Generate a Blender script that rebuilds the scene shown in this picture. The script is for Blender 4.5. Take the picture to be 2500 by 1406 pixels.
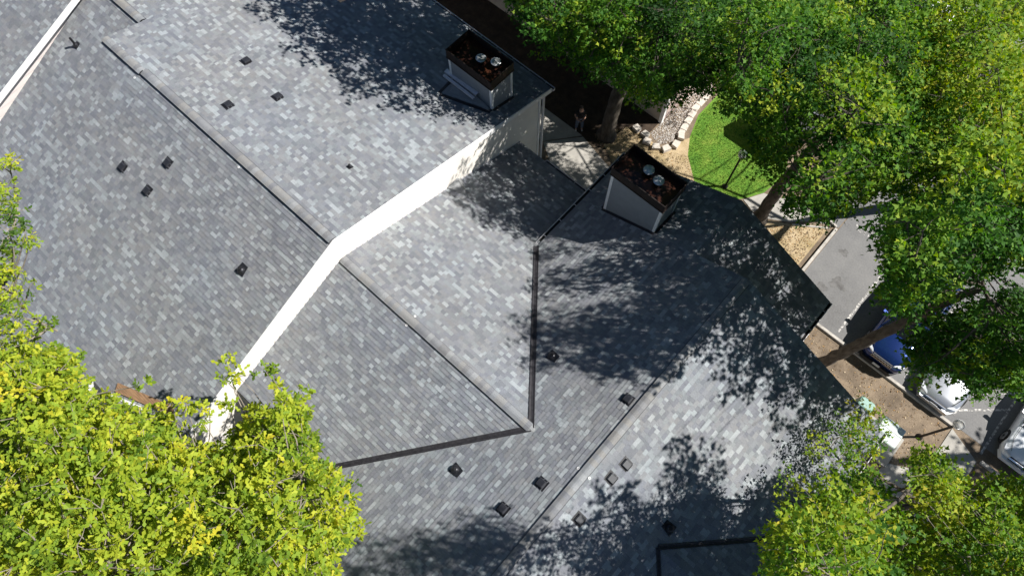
import bpy, math, random
import numpy as np
from mathutils import Vector, Matrix

for o in list(bpy.data.objects):
    bpy.data.objects.remove(o)
S = bpy.context.scene
COL = S.collection
V = Vector

# ------------------------------------------------------------------ camera
# x runs along the long ridges (down-right in the picture), y across them (up-right), z up, ground at 0
CAM_H = 28.8
FPX = 1690.0
def camera_axes():
    d = V((1262 - 1250, -(1365 - 703), -FPX)).normalized()
    Z = -d
    X = (V((1, 0, 0)) - Z.x * Z).normalized()
    Y = Z.cross(X)
    th = math.radians(47.9)
    A = V((math.cos(th), math.sin(th), 0)); B = V((math.sin(th), -math.cos(th), 0))
    R = Matrix((X, Y, Z))
    W = Matrix((B, A, V((0, 0, 1))))
    return W @ R
MC = camera_axes()
cd = bpy.data.cameras.new('camera'); cam = bpy.data.objects.new('camera', cd); COL.objects.link(cam)
cam.matrix_world = Matrix.Translation((0, 0, CAM_H)) @ MC.to_4x4()
cd.sensor_width = 36.0; cd.lens = 36.0 * FPX / 2500.0
cd.clip_start = 0.5; cd.clip_end = 2000
S.camera = cam
def ray(px, py):
    r = MC @ V((px - 1250, -(py - 703), -FPX))
    return r / -r.z
def at(px, py, z):
    """the point at height z that the photograph shows at pixel (px, py)"""
    return V((0, 0, CAM_H)) + ray(px, py) * (CAM_H - z)
def on(px, py, pl):
    """the point of roof plane pl seen at that pixel"""
    r = ray(px, py); c = V((0, 0, CAM_H))
    return c + r * ((pl['O'] - c).dot(pl['n']) / r.dot(pl['n']))
def topx(p):
    q = MC.transposed() @ (V(p) - V((0, 0, CAM_H)))
    return (1250 + FPX * q.x / -q.z, 703 - FPX * q.y / -q.z)

# ------------------------------------------------------------------ light
SUN_EL = math.radians(48.5); SUN_AZ = math.radians(42.4)       # azimuth of the sun from +x towards +y
sun_dir = V((math.cos(SUN_EL) * math.cos(SUN_AZ), math.cos(SUN_EL) * math.sin(SUN_AZ), math.sin(SUN_EL)))
w = bpy.data.worlds.new('World'); S.world = w; w.use_nodes = True
nt = w.node_tree
bg = nt.nodes['Background']
sky = nt.nodes.new('ShaderNodeTexSky'); sky.sky_type = 'NISHITA'; sky.sun_disc = False
sky.sun_elevation = SUN_EL; sky.sun_rotation = math.radians(90) - SUN_AZ
sky.altitude = 2500; sky.air_density = 1.0; sky.dust_density = 0.3; sky.ozone_density = 1.5
nt.links.new(sky.outputs[0], bg.inputs[0]); bg.inputs[1].default_value = 0.05
ld = bpy.data.lights.new('sun', 'SUN'); ld.energy = 5.0; ld.angle = math.radians(0.53); ld.color = (1.0, 0.975, 0.93)
lo = bpy.data.objects.new('sun', ld); COL.objects.link(lo)
lo.rotation_euler = sun_dir.to_track_quat('Z', 'Y').to_euler(); lo.location = (20, 20, 40)
S.view_settings.view_transform = 'Standard'; S.view_settings.look = 'None'
S.view_settings.exposure = 0.74; S.view_settings.gamma = 1.0; S.view_settings.use_curve_mapping = False
S.render.engine = 'CYCLES'
S.cycles.max_bounces = 6; S.cycles.transparent_max_bounces = 6

# ------------------------------------------------------------------ materials
def newmat(name):
    m = bpy.data.materials.new(name); m.use_nodes = True
    return m, m.node_tree, m.node_tree.nodes['Principled BSDF']
def mat(name, c, rough=0.7, metal=0.0, vary=0.0, scale=4.0, c2=None, bump=0.0, bscale=60.0, detail=6.0, spec=0.4, stretch=None):
    m, t, p = newmat(name)
    p.inputs['Roughness'].default_value = rough; p.inputs['Metallic'].default_value = metal
    p.inputs['Specular IOR Level'].default_value = spec
    p.inputs['Base Color'].default_value = (*c, 1)
    co = t.nodes.new('ShaderNodeTexCoord')
    src = co.outputs['Object']
    if stretch:
        mp = t.nodes.new('ShaderNodeMapping'); mp.inputs['Scale'].default_value = stretch
        t.links.new(src, mp.inputs[0]); src = mp.outputs[0]
    if vary or c2:
        n = t.nodes.new('ShaderNodeTexNoise'); n.inputs['Scale'].default_value = scale; n.inputs['Detail'].default_value = detail
        n.inputs['Roughness'].default_value = 0.65
        t.links.new(src, n.inputs['Vector'])
        r = t.nodes.new('ShaderNodeValToRGB')
        a = c2 if c2 else tuple(min(1, x * (1 + vary)) for x in c)
        b = c if c2 else tuple(x * (1 - vary) for x in c)
        r.color_ramp.elements[0].position = 0.36; r.color_ramp.elements[1].position = 0.64
        r.color_ramp.elements[0].color = (*b, 1); r.color_ramp.elements[1].color = (*a, 1)
        t.links.new(n.outputs['Fac'], r.inputs[0]); t.links.new(r.outputs[0], p.inputs['Base Color'])
    if bump:
        n2 = t.nodes.new('ShaderNodeTexNoise'); n2.inputs['Scale'].default_value = bscale; n2.inputs['Detail'].default_value = 4
        t.links.new(src, n2.inputs['Vector'])
        bp = t.nodes.new('ShaderNodeBump'); bp.inputs['Strength'].default_value = bump; bp.inputs['Distance'].default_value = 0.02
        t.links.new(n2.outputs['Fac'], bp.inputs['Height']); t.links.new(bp.outputs[0], p.inputs['Normal'])
    return m

def shingle_mat(name, cols, dark=1.0):
    m, t, p = newmat(name)
    N = t.nodes.new; L = t.links.new
    g = N('ShaderNodeNewGeometry'); oi = N('ShaderNodeObjectInfo')
    ad = N('ShaderNodeMath'); ad.operation = 'ADD'; L(g.outputs['Random Per Island'], ad.inputs[0]); L(oi.outputs['Random'], ad.inputs[1])
    fr = N('ShaderNodeMath'); fr.operation = 'FRACT'; L(ad.outputs[0], fr.inputs[0])
    r = N('ShaderNodeValToRGB'); r.color_ramp.interpolation = 'CONSTANT'
    els = r.color_ramp.elements
    k = len(cols)
    els[0].position = 0; els[0].color = (*cols[0], 1)
    els[1].position = 1.0 / k; els[1].color = (*cols[1], 1)
    for i in range(2, k):
        e = els.new(i / k); e.color = (*cols[i], 1)
    L(fr.outputs[0], r.inputs[0])
    # grain of the granules and slow weathering across the roof
    co = N('ShaderNodeNewGeometry')
    n1 = N('ShaderNodeTexNoise'); n1.inputs['Scale'].default_value = 45; n1.inputs['Detail'].default_value = 6; L(co.outputs['Position'], n1.inputs['Vector'])
    m1 = N('ShaderNodeMapRange'); m1.inputs[1].default_value = 0.3; m1.inputs[2].default_value = 0.7; m1.inputs[3].default_value = 0.8; m1.inputs[4].default_value = 1.2
    L(n1.outputs['Fac'], m1.inputs[0])
    n2 = N('ShaderNodeTexNoise'); n2.inputs['Scale'].default_value = 0.55; n2.inputs['Detail'].default_value = 4; L(co.outputs['Position'], n2.inputs['Vector'])
    m2 = N('ShaderNodeMapRange'); m2.inputs[1].default_value = 0.35; m2.inputs[2].default_value = 0.65; m2.inputs[3].default_value = 0.95 * dark; m2.inputs[4].default_value = 1.05 * dark
    L(n2.outputs['Fac'], m2.inputs[0])
    mu = N('ShaderNodeMath'); mu.operation = 'MULTIPLY'; L(m1.outputs[0], mu.inputs[0]); L(m2.outputs[0], mu.inputs[1])
    n4 = N('ShaderNodeTexNoise'); n4.inputs['Scale'].default_value = .33; n4.inputs['Detail'].default_value = 5; L(co.outputs['Position'], n4.inputs['Vector'])
    wr = N('ShaderNodeValToRGB'); wr.color_ramp.elements[0].position = .38; wr.color_ramp.elements[1].position = .64
    wr.color_ramp.elements[0].color = (.985, 1.0, 1.015, 1); wr.color_ramp.elements[1].color = (1.02, 1.0, .97, 1); L(n4.outputs['Fac'], wr.inputs[0])
    wm = N('ShaderNodeVectorMath'); wm.operation = 'MULTIPLY'; L(r.outputs[0], wm.inputs[0]); L(wr.outputs[0], wm.inputs[1])
    vm = N('ShaderNodeVectorMath'); vm.operation = 'SCALE'; L(wm.outputs[0], vm.inputs[0]); L(mu.outputs[0], vm.inputs['Scale'])
    L(vm.outputs[0], p.inputs['Base Color'])
    p.inputs['Roughness'].default_value = 0.92; p.inputs['Specular IOR Level'].default_value = 0.25
    n3 = N('ShaderNodeTexNoise'); n3.inputs['Scale'].default_value = 180; L(co.outputs['Position'], n3.inputs['Vector'])
    bp = N('ShaderNodeBump'); bp.inputs['Strength'].default_value = 0.35; bp.inputs['Distance'].default_value = 0.004
    L(n3.outputs['Fac'], bp.inputs['Height']); L(bp.outputs[0], p.inputs['Normal'])
    return m

GREYS = [(.118, .120, .136), (.165, .168, .172), (.205, .218, .215), (.150, .154, .170), (.300, .325, .318), (.185, .183, .184),
         (.132, .134, .142), (.215, .214, .208), (.170, .173, .186), (.340, .358, .350), (.190, .195, .198), (.142, .142, .156),
         (.236, .252, .246), (.176, .172, .168), (.158, .168, .170), (.120, .126, .134), (.200, .200, .206), (.260, .270, .266)]
def calm(c, k=.62, mean=(.182, .192, .204)):
    return tuple(m + (x * f - m) * k for x, m, f in zip(c, mean, (1.0, 1.015, 1.07)))
GREYS = [calm(c) for c in GREYS]
M_SH = shingle_mat('shingle_granules', GREYS)
CAPC = [(.195, .20, .21), (.212, .21, .206), (.162, .166, .178), (.24, .245, .25), (.212, .208, .202), (.178, .183, .193), (.205, .212, .22), (.17, .171, .176)]
M_CAP = shingle_mat('ridge_cap_granules', CAPC)
M_DECK = mat('white_fascia_paint', (.78, .77, .74), 0.55, vary=.06, scale=2)
M_SIDING = mat('cream_siding_paint', (.80, .755, .69), 0.6, vary=.05, scale=1.3, bump=.06, bscale=30)
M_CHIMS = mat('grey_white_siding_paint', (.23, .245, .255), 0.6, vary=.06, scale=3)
M_TRIM = mat('white_trim_paint', (.82, .81, .79), 0.5, vary=.05, scale=3)
M_VALLEY = mat('brown_valley_metal', (.030, .028, .032), 0.6, metal=.2, vary=.35, scale=9)
M_GUT = mat('gutter_white_metal', (.66, .64, .65), 0.45, vary=.1, scale=5)
M_GUTIN = mat('near_black_fill', (.012, .011, .011), 0.9)
M_BLACK = mat('black_plastic', (.014, .014, .017), 0.45, vary=.3, scale=10)
M_VENTTOP = mat('vent_black_metal', (.022, .023, .028), 0.42, vary=.3, scale=12)
M_VENTGREY = mat('vent_grey_metal', (.030, .032, .038), 0.5, metal=0, vary=.25, scale=14)
M_LEAD = mat('pipe_flashing_metal', (.035, .035, .04), 0.32, metal=.5, vary=.3, scale=20)
M_RUSTY = mat('rusted_brown_metal', (.014, .010, .009), 0.55, metal=.2, vary=.2, scale=2.2, c2=(.030, .017, .012), detail=9, bump=.1, bscale=25)
M_PAN = mat('rust_stained_pan', (.012, .010, .011), 0.3, metal=.35, scale=1.8, c2=(.085, .03, .016), detail=9)
M_GALV = mat('galvanised_steel', (.46, .47, .48), 0.42, metal=.75, vary=.3, scale=8)
M_WALLB = mat('beige_stucco', (.50, .44, .36), 0.85, vary=.08, scale=2)
M_WALLP = mat('pink_beige_siding', (.58, .45, .40), 0.8, vary=.06, scale=2)
M_CONC = mat('concrete', (.34, .32, .285), 0.9, vary=.16, scale=1.6, bump=.15, bscale=40, detail=10)
M_KERB = mat('kerb_concrete', (.40, .37, .33), 0.9, vary=.25, scale=3, bump=.2, bscale=30)
M_BLOCK = mat('stone_block', (.52, .47, .41), 0.9, vary=.12, scale=8, bump=.25, bscale=50)
M_BARK = mat('bark_grey_brown', (.055, .043, .033), 0.95, scale=7, c2=(.14, .118, .092), bump=.9, bscale=16, detail=9, stretch=(1, 1, .35))
M_TWIG = mat('pale_twig_bark', (.21, .18, .145), 0.9, vary=.3, scale=6)
M_TWIGD = mat('dark_twig_bark', (.075, .062, .05), 0.9, vary=.3, scale=6)
M_LAMP = mat('lamp_post_bronze', (.016, .013, .012), 0.45, metal=.3)
M_WOOD = mat('weathered_cedar', (.17, .10, .055), 0.85, scale=3, c2=(.36, .21, .11), detail=8, stretch=(1, 8, 8))
M_GREENBOX = mat('transformer_green_paint', (.50, .57, .53), 0.5, vary=.06, scale=2)
M_GREENBOX2 = mat('pedestal_green_paint', (.20, .33, .275), 0.45, vary=.1, scale=3)

def globe_mat():
    m, t, p = newmat('acrylic_globe')
    p.inputs['Base Color'].default_value = (.80, .80, .77, 1); p.inputs['Roughness'].default_value = .16
    p.inputs['Transmission Weight'].default_value = .55; p.inputs['IOR'].default_value = 1.2
    return m
M_GLOBE = globe_mat()

def ground_mat(name, stops, scale, scale2, bump, tint=None):
    """a ramp of ground colours over two sizes of noise"""
    m, t, p = newmat(name); N = t.nodes.new; L = t.links.new
    g = N('ShaderNodeNewGeometry')
    a = N('ShaderNodeTexNoise'); a.inputs['Scale'].default_value = scale; a.inputs['Detail'].default_value = 8; a.inputs['Roughness'].default_value = .7
    b = N('ShaderNodeTexNoise'); b.inputs['Scale'].default_value = scale2; b.inputs['Detail'].default_value = 6; b.inputs['Roughness'].default_value = .7
    L(g.outputs['Position'], a.inputs['Vector']); L(g.outputs['Position'], b.inputs['Vector'])
    mx = N('ShaderNodeMix'); mx.inputs[0].default_value = .45; L(a.outputs['Fac'], mx.inputs[2]); L(b.outputs['Fac'], mx.inputs[3])
    r = N('ShaderNodeValToRGB'); els = r.color_ramp.elements
    els[0].position = stops[0][0]; els[0].color = (*stops[0][1], 1); els[1].position = stops[-1][0]; els[1].color = (*stops[-1][1], 1)
    for q, c in stops[1:-1]:
        e = els.new(q); e.color = (*c, 1)
    L(mx.outputs[0], r.inputs[0]); L(r.outputs[0], p.inputs['Base Color'])
    p.inputs['Roughness'].default_value = .95; p.inputs['Specular IOR Level'].default_value = .2
    bp = N('ShaderNodeBump'); bp.inputs['Strength'].default_value = bump; bp.inputs['Distance'].default_value = .03
    L(b.outputs['Fac'], bp.inputs['Height']); L(bp.outputs[0], p.inputs['Normal'])
    return m
M_DIRT = ground_mat('dry_dirt', [(.34, (.085, .065, .047)), (.47, (.15, .115, .082)), (.56, (.23, .175, .122)), (.68, (.31, .245, .175))], 1.1, 26, .5)
M_MULCH_SHADE = ground_mat('mulch_with_shade_tone', [(.36, (.028, .020, .015)), (.5, (.05, .036, .026)), (.66, (.10, .07, .05))], 2.5, 30, .7)  # mulch colour kept extra dark, canopy shade put into it
M_DRYG = ground_mat('dry_grass', [(.34, (.16, .17, .06)), (.44, (.32, .24, .13)), (.56, (.44, .34, .21)), (.68, (.52, .42, .28))], 1.3, 30, .6)
M_LAWN = ground_mat('green_lawn', [(.32, (.05, .125, .02)), (.45, (.085, .195, .022)), (.55, (.135, .235, .03)), (.64, (.22, .26, .05)), (.72, (.30, .27, .11))], 1.3, 24, .6)
M_ASPH = ground_mat('weathered_asphalt', [(.30, (.105, .10, .098)), (.46, (.16, .157, .155)), (.58, (.195, .19, .185)), (.72, (.235, .225, .21))], .45, 14, .25)
M_PEB = mat('white_pebble', (.55, .52, .49), .8, vary=.35, scale=.9)

def paint_mat():
    m, t, p = newmat('worn_white_paint'); N = t.nodes.new; L = t.links.new
    g = N('ShaderNodeNewGeometry'); n = N('ShaderNodeTexNoise'); n.inputs['Scale'].default_value = 9; n.inputs['Detail'].default_value = 8
    L(g.outputs['Position'], n.inputs['Vector'])
    r = N('ShaderNodeValToRGB'); r.color_ramp.elements[0].position = .45; r.color_ramp.elements[1].position = .62
    r.color_ramp.elements[0].color = (.18, .175, .17, 1); r.color_ramp.elements[1].color = (.60, .57, .53, 1)
    L(n.outputs['Fac'], r.inputs[0]); L(r.outputs[0], p.inputs['Base Color']); p.inputs['Roughness'].default_value = .9
    return m
M_PAINT = paint_mat()

def leaf_mat(name, cols, transl=.4, rough=.45):
    m = bpy.data.materials.new(name); m.use_nodes = True; t = m.node_tree; N = t.nodes.new; L = t.links.new
    p = t.nodes['Principled BSDF']; out = t.nodes['Material Output']
    a = N('ShaderNodeAttribute'); a.attribute_name = 'tint'
    r = N('ShaderNodeValToRGB'); els = r.color_ramp.elements
    k = len(cols)
    els[0].position = 0; els[0].color = (*cols[0], 1); els[1].position = 1; els[1].color = (*cols[-1], 1)
    for i in range(1, k - 1):
        e = els.new(i / (k - 1)); e.color = (*cols[i], 1)
    L(a.outputs['Fac'], r.inputs[0]); L(r.outputs[0], p.inputs['Base Color'])
    p.inputs['Roughness'].default_value = .6; p.inputs['Specular IOR Level'].default_value = .22
    tr = N('ShaderNodeBsdfTranslucent')
    hs = N('ShaderNodeHueSaturation'); hs.inputs['Value'].default_value = 1.25; hs.inputs['Saturation'].default_value = 1.1
    L(r.outputs[0], hs.inputs['Color']); L(hs.outputs[0], tr.inputs['Color'])
    mx = N('ShaderNodeMixShader'); mx.inputs[0].default_value = transl
    L(p.outputs[0], mx.inputs[1]); L(tr.outputs[0], mx.inputs[2]); L(mx.outputs[0], out.inputs[0])
    return m
M_LEAF_OAK = leaf_mat('oak_leaf', [(.055, .12, .02), (.135, .23, .025), (.28, .38, .032), (.46, .50, .04), (.60, .52, .04)], .44)
M_LEAF_MAPLE = leaf_mat('maple_leaf', [(.020, .06, .012), (.038, .115, .016), (.075, .19, .02), (.17, .30, .026), (.34, .40, .035)], .44)
M_LEAF_GUM = leaf_mat('sweetgum_leaf', [(.03, .09, .016), (.07, .175, .018), (.16, .28, .022), (.33, .40, .03), (.50, .42, .045)], .44)

# ------------------------------------------------------------------ mesh helpers
class MB:
    def __init__(s): s.v = []; s.f = []
    def poly(s, pts):
        i = len(s.v); s.v += [tuple(p) for p in pts]; s.f.append(tuple(range(i, i + len(pts)))); return s
    def box(s, a, b):
        (x0, y0, z0), (x1, y1, z1) = a, b
        return s.hexa([(x0, y0, z0), (x1, y0, z0), (x1, y1, z0), (x0, y1, z0)], [(x0, y0, z1), (x1, y0, z1), (x1, y1, z1), (x0, y1, z1)])
    def hexa(s, lo_, hi):
        """prism between two rings with the same number of points"""
        n = len(lo_); i = len(s.v); s.v += [tuple(p) for p in lo_] + [tuple(p) for p in hi]
        s.f.append(tuple(i + k for k in reversed(range(n)))); s.f.append(tuple(i + n + k for k in range(n)))
        for k in range(n):
            j = (k + 1) % n; s.f.append((i + k, i + j, i + n + j, i + n + k))
        return s
    def tube(s, pts, rad, n=8, cap=True):
        pts = [V(p) for p in pts]; base = len(s.v)
        for k, p in enumerate(pts):
            t = (pts[min(k + 1, len(pts) - 1)] - pts[max(k - 1, 0)])
            t = t.normalized() if t.length > 1e-9 else V((0, 0, 1))
            ref = V((0, 0, 1)) if abs(t.z) < .9 else V((1, 0, 0))
            a = t.cross(ref).normalized(); b = t.cross(a)
            r = rad[k] if hasattr(rad, '__len__') else rad
            for q in range(n):
                an = 2 * math.pi * q / n
                s.v.append(tuple(p + (a * math.cos(an) + b * math.sin(an)) * r))
        for k in range(len(pts) - 1):
            for q in range(n):
                j = (q + 1) % n
                s.f.append((base + k * n + q, base + k * n + j, base + (k + 1) * n + j, base + (k + 1) * n + q))
        if cap:
            s.f.append(tuple(base + q for q in reversed(range(n)))); e = base + (len(pts) - 1) * n
            s.f.append(tuple(e + q for q in range(n)))
        return s
    def lathe(s, c, prof, n=20):
        """profile of (radius, z) round the vertical through c"""
        base = len(s.v); c = V(c)
        for r, z in prof:
            for q in range(n):
                an = 2 * math.pi * q / n; s.v.append((c.x + r * math.cos(an), c.y + r * math.sin(an), c.z + z))
        for k in range(len(prof) - 1):
            for q in range(n):
                j = (q + 1) % n
                s.f.append((base + k * n + q, base + k * n + j, base + (k + 1) * n + j, base + (k + 1) * n + q))
        s.f.append(tuple(base + q for q in reversed(range(n)))); e = base + (len(prof) - 1) * n
        s.f.append(tuple(e + q for q in range(n)))
        return s
    def mesh(s, name, m, smooth=False):
        me = bpy.data.meshes.new(name); me.from_pydata(s.v, [], s.f); me.update()
        if m: me.materials.append(m)
        if smooth:
            me.polygons.foreach_set('use_smooth', [True] * len(me.polygons))
        return me
    def build(s, name, m, parent=None, smooth=False):
        return link(name, s.mesh(name, m, smooth), parent)
def origin_of(o):
    return o.matrix_basis.translation.copy() if o.parent is None else V((0, 0, 0))
def root_of(o):
    while o.parent: o = o.parent
    return o
def link(name, me, parent=None, mw=None):
    """mesh coordinates (or the matrix mw) are world ones; parts are taken into their thing's frame"""
    o = bpy.data.objects.new(name, me); COL.objects.link(o)
    if parent is not None:
        o.parent = parent
        wm = parent_world(parent)
        o.matrix_parent_inverse = wm.inverted()
    if mw is not None: o.matrix_basis = mw
    return o
def parent_world(p):
    m = p.matrix_basis.copy()
    while p.parent is not None:
        m = p.parent_world_cache if False else (p.matrix_parent_inverse @ m)
        p = p.parent
        m = p.matrix_basis @ m
    return m
def tag(o, label, cat, group=None, kind=None):
    if label: o['label'] = label
    if cat: o['category'] = cat
    if group: o['group'] = group
    if kind: o['kind'] = kind
    return o
def thing(name, loc, label, cat, group=None, rz=0.0):
    o = bpy.data.objects.new(name, None); COL.objects.link(o); o.empty_display_size = .3
    o.matrix_basis = Matrix.Translation(loc) @ Matrix.Rotation(rz, 4, 'Z')
    return tag(o, label, cat, group)
def struct(o): o['kind'] = 'structure'; return o
def copy_tree(o, mw, parent=None):
    c = o.copy(); COL.objects.link(c)
    if parent is None: c.matrix_basis = mw
    else: c.parent = parent
    for ch in o.children: copy_tree(ch, None, c)
    return c

def clip_convex(poly, clip):
    """Sutherland-Hodgman, clip counter-clockwise convex"""
    out = poly
    for i in range(len(clip)):
        a, b = clip[i], clip[(i + 1) % len(clip)]
        ex, ey = b[0] - a[0], b[1] - a[1]
        inp, out = out, []
        if not inp: return []
        side = [ex * (p[1] - a[1]) - ey * (p[0] - a[0]) for p in inp]
        for k in range(len(inp)):
            p, q = inp[k], inp[(k + 1) % len(inp)]; sp, sq = side[k], side[(k + 1) % len(inp)]
            if sp >= -1e-9: out.append(p)
            if (sp > 1e-9 and sq < -1e-9) or (sp < -1e-9 and sq > 1e-9):
                t = sp / (sp - sq); out.append((p[0] + (q[0] - p[0]) * t, p[1] + (q[1] - p[1]) * t))
    return out
def area(p):
    return .5 * sum(p[i][0] * p[(i + 1) % len(p)][1] - p[(i + 1) % len(p)][0] * p[i][1] for i in range(len(p)))

# ------------------------------------------------------------------ roofs
def plane(O, u, d):
    """roof plane: O on the ridge, u along the courses, d horizontal way down, slope included in d's z"""
    u = V(u).normalized(); d = V(d).normalized(); n = u.cross(d)
    if n.z < 0: n = -n
    return dict(O=V(O), u=u, d=d, n=n)
def zon(pl, x, y):
    n, O = pl['n'], pl['O']
    return O.z - (n.x * (x - O.x) + n.y * (y - O.y)) / n.z
def sr(pl, x, y):
    p = V((x, y, zon(pl, x, y))) - pl['O']
    return (p.dot(pl['u']), p.dot(pl['d']))
EXPO = 0.134
WIDTHS = (.09, .12, .15, .17, .20, .23, .28)
THICK = (.015, .022)
def tab_shape(w, h1):
    m = MB(); h0 = .004; e = EXPO + .004
    return m.hexa([(.0015, 0, -.001), (w - .0015, 0, -.001), (w - .0015, e, -.001), (.0015, e, -.001)], [(.0015, 0, h0), (w - .0015, 0, h0), (w - .0015, e, h1), (.0015, e, h1)])
TABS = {}
def tab_mesh(w, h):
    k = (w, h)
    if k not in TABS: TABS[k] = tab_shape(w, h).mesh('shingle', M_SH)
    return TABS[k]

class Roof:
    """one building's roof slopes: decks, shingles and which shingles show largest"""
    def __init__(s, bld): s.bld = bld; s.cand = []; s.n = 0
    def slope(s, name, pl, polys, seed, skip=None, thick=.16, deckmat=None):
        rng = random.Random(seed)
        deck = MB()
        for P in polys:
            lo_ = [V((x, y, zon(pl, x, y) - thick)) for x, y in P]; hi = [V((x, y, zon(pl, x, y) - .002)) for x, y in P]
            deck.hexa(lo_, hi)
        dk = deck.build(name, deckmat or M_DECK, s.bld)
        cl = []
        for P in polys:
            c = [sr(pl, x, y) for x, y in P]
            cl.append(c if area(c) > 0 else c[::-1])
        smin = min(p[0] for c in cl for p in c); smax = max(p[0] for c in cl for p in c)
        rmin = min(p[1] for c in cl for p in c); rmax = max(p[1] for c in cl for p in c)
        F = MB(); O, u, d, n = pl['O'], pl['u'], pl['d'], pl['n']
        for k in range(int(math.floor(rmin / EXPO)), int(math.ceil(rmax / EXPO))):
            r0, r1 = k * EXPO, (k + 1) * EXPO + .004
            x = smin - rng.random() * .3
            while x < smax:
                wd = rng.choice(WIDTHS); h1 = rng.choice(THICK); jj = rng.uniform(-.006, .006)
                rect = [(x + .0015, r0), (x + wd - .0015, r0), (x + wd - .0015, r1), (x + .0015, r1)]
                for c in cl:
                    q = clip_convex(rect, c)
                    if len(q) < 3 or abs(area(q)) < 4e-4: continue
                    cx = sum(p[0] for p in q) / len(q); cy = sum(p[1] for p in q) / len(q)
                    wp = O + u * cx + d * cy
                    if skip and skip(wp): break
                    full = abs(area(q) - area(rect)) < 1e-6
                    if full:
                        pp = topx(wp)
                        if 20 < pp[0] < 2480 and 20 < pp[1] < 1390:
                            v = V((0, 0, CAM_H)) - wp
                            s.cand.append((wd * abs(v.dot(n)) / v.length ** 3, len(s.cand), wp, O + u * x + d * r0, u, d, n, wd, h1, dk, F, len(F.v), len(F.f), pp))
                    h0 = .004
                    lo_ = [O + u * a + d * b - n * .001 for a, b in q]
                    hi = [O + u * a + d * b + n * (h0 + (b - r0) / (r1 - r0) * (h1 - h0)) for a, b in q]
                    F.hexa(lo_, hi)
                x += wd
        s.fields = getattr(s, 'fields', []) + [(dk, F, pl)]
        return dk
    def finish(s, hidden, limit=300):
        best = sorted([c for c in s.cand if not hidden(c[13])], key=lambda c: -c[0])[:limit]
        drop = {}
        for c in best:
            (_, _, wp, P, u, d, n, wd, h1, dk, F, iv, jf, pp) = c
            drop.setdefault(id(F), set()).update(range(jf, jf + 6))
            mw = Matrix((u, d, n)).transposed().to_4x4(); 
            if u.cross(d).dot(n) < 0:      # keep the frame right handed: run the tab the other way along the course
                mw = Matrix((-u, d, n)).transposed().to_4x4(); P = P + u * wd
            mw.translation = P
            link('shingle', tab_mesh(wd, h1), dk, mw)
        for dk, F, pl in s.fields:
            bad = drop.get(id(F), set())
            if bad: F.f = [f for i, f in enumerate(F.f) if i not in bad]
            o = F.build('shingle_field', M_SH, dk); o['kind'] = 'stuff'
            o['label'] = 'many grey blended asphalt shingles laid in courses'

def ridge_line(bld, a, b, t_left, t_right, side, cap=True, half=.19, expo=.17, name='ridge_vent', jog=0.0):
    """black vent strip along a ridge from a to b with cap shingles over it; side = horizontal unit vector to the right slope"""
    a, b, side = V(a), V(b), V(side); dirv = (b - a).normalized(); up = V((0, 0, 1))
    h = .062
    m = MB(); w_ = half + .014
    ring = lambda p: [p + side * w_ - up * t_right * w_, p + side * w_ + up * (h - t_right * w_ - .034), p + up * (h - .025), p - side * w_ + up * (h - t_left * w_ - .034), p - side * w_ - up * t_left * w_]
    m.hexa(ring(a), ring(b))
    v = m.build(name, M_BLACK, bld)
    L_ = (b - a).length; n = int(L_ / expo)
    cm = MB(); e = expo * 1.06
    def prof(y, z):
        return [V((-half, y, z - t_left * half)), V((-half * .22, y, z - t_left * half * .16)), V((half * .22, y, z - t_right * half * .16)), V((half, y, z - t_right * half))]
    t0, t1 = prof(0, .004), prof(e, .014); th = V((0, 0, .012))
    cm.hexa([p - th for p in t0] + [], [p for p in t0]) if False else None
    i = len(cm.v); cm.v += [tuple(p) for p in t0 + t1 + [q - th for q in t0] + [q - th for q in t1]]
    for k in range(3):
        cm.f += [(i + k, i + k + 1, i + 5 + k, i + 4 + k), (i + 8 + k + 1, i + 8 + k, i + 12 + k, i + 12 + k + 1), (i + 4 + k, i + 5 + k, i + 13 + k, i + 12 + k), (i + k + 1, i + k, i + 8 + k, i + 9 + k)]
    cm.f += [(i, i + 4, i + 12, i + 8), (i + 7, i + 3, i + 11, i + 15)]
    me = cm.mesh('cap_shingle', M_CAP)
    X = side; Y = dirv; Zv = X.cross(Y)
    if Zv.z < 0: X = -side
    base = Matrix((X, Y, V((0, 0, 1)))).transposed().to_4x4()
    for k in range(n):
        mw = base.copy(); mw.translation = a + dirv * (k * L_ / n) + up * h
        link('cap_shingle', me, v, mw)
    return v

def valley(bld, a, b, pl1, pl2, w_=.085):
    """bent metal strip down a valley line"""
    a, b = V(a), V(b); m = MB(); t = (b - a).normalized()
    for pl in (pl1, pl2):
        n = pl['n']; s_ = t.cross(n).normalized()
        # towards the side that lies on this plane above the other plane
        other = pl2 if pl is pl1 else pl1
        if s_.dot(other['n']) < 0 and False: s_ = -s_
        test = (a + b) / 2 + s_ * .3
        if (test - other['O']).dot(other['n']) < 0: s_ = -s_
        up = n * .036
        m.hexa([a + n * .004, b + n * .004, b + s_ * w_ + n * .004, a + s_ * w_ + n * .004], [a + up, b + up, b + s_ * w_ + up, a + s_ * w_ + up])
        q = s_ * (w_ * .86)
        m.hexa([a + q + n * .02, b + q + n * .02, b + q + s_ * .03 + n * .02, a + q + s_ * .03 + n * .02], [a + q + n * .045, b + q + n * .045, b + q + s_ * .03 + n * .045, a + q + s_ * .03 + n * .045])
    zz = V((0, 0, 1))
    m.tube([a + zz * .04, b + zz * .04], .016, 6)
    return m.build('valley_flashing', M_VALLEY, bld)

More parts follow.
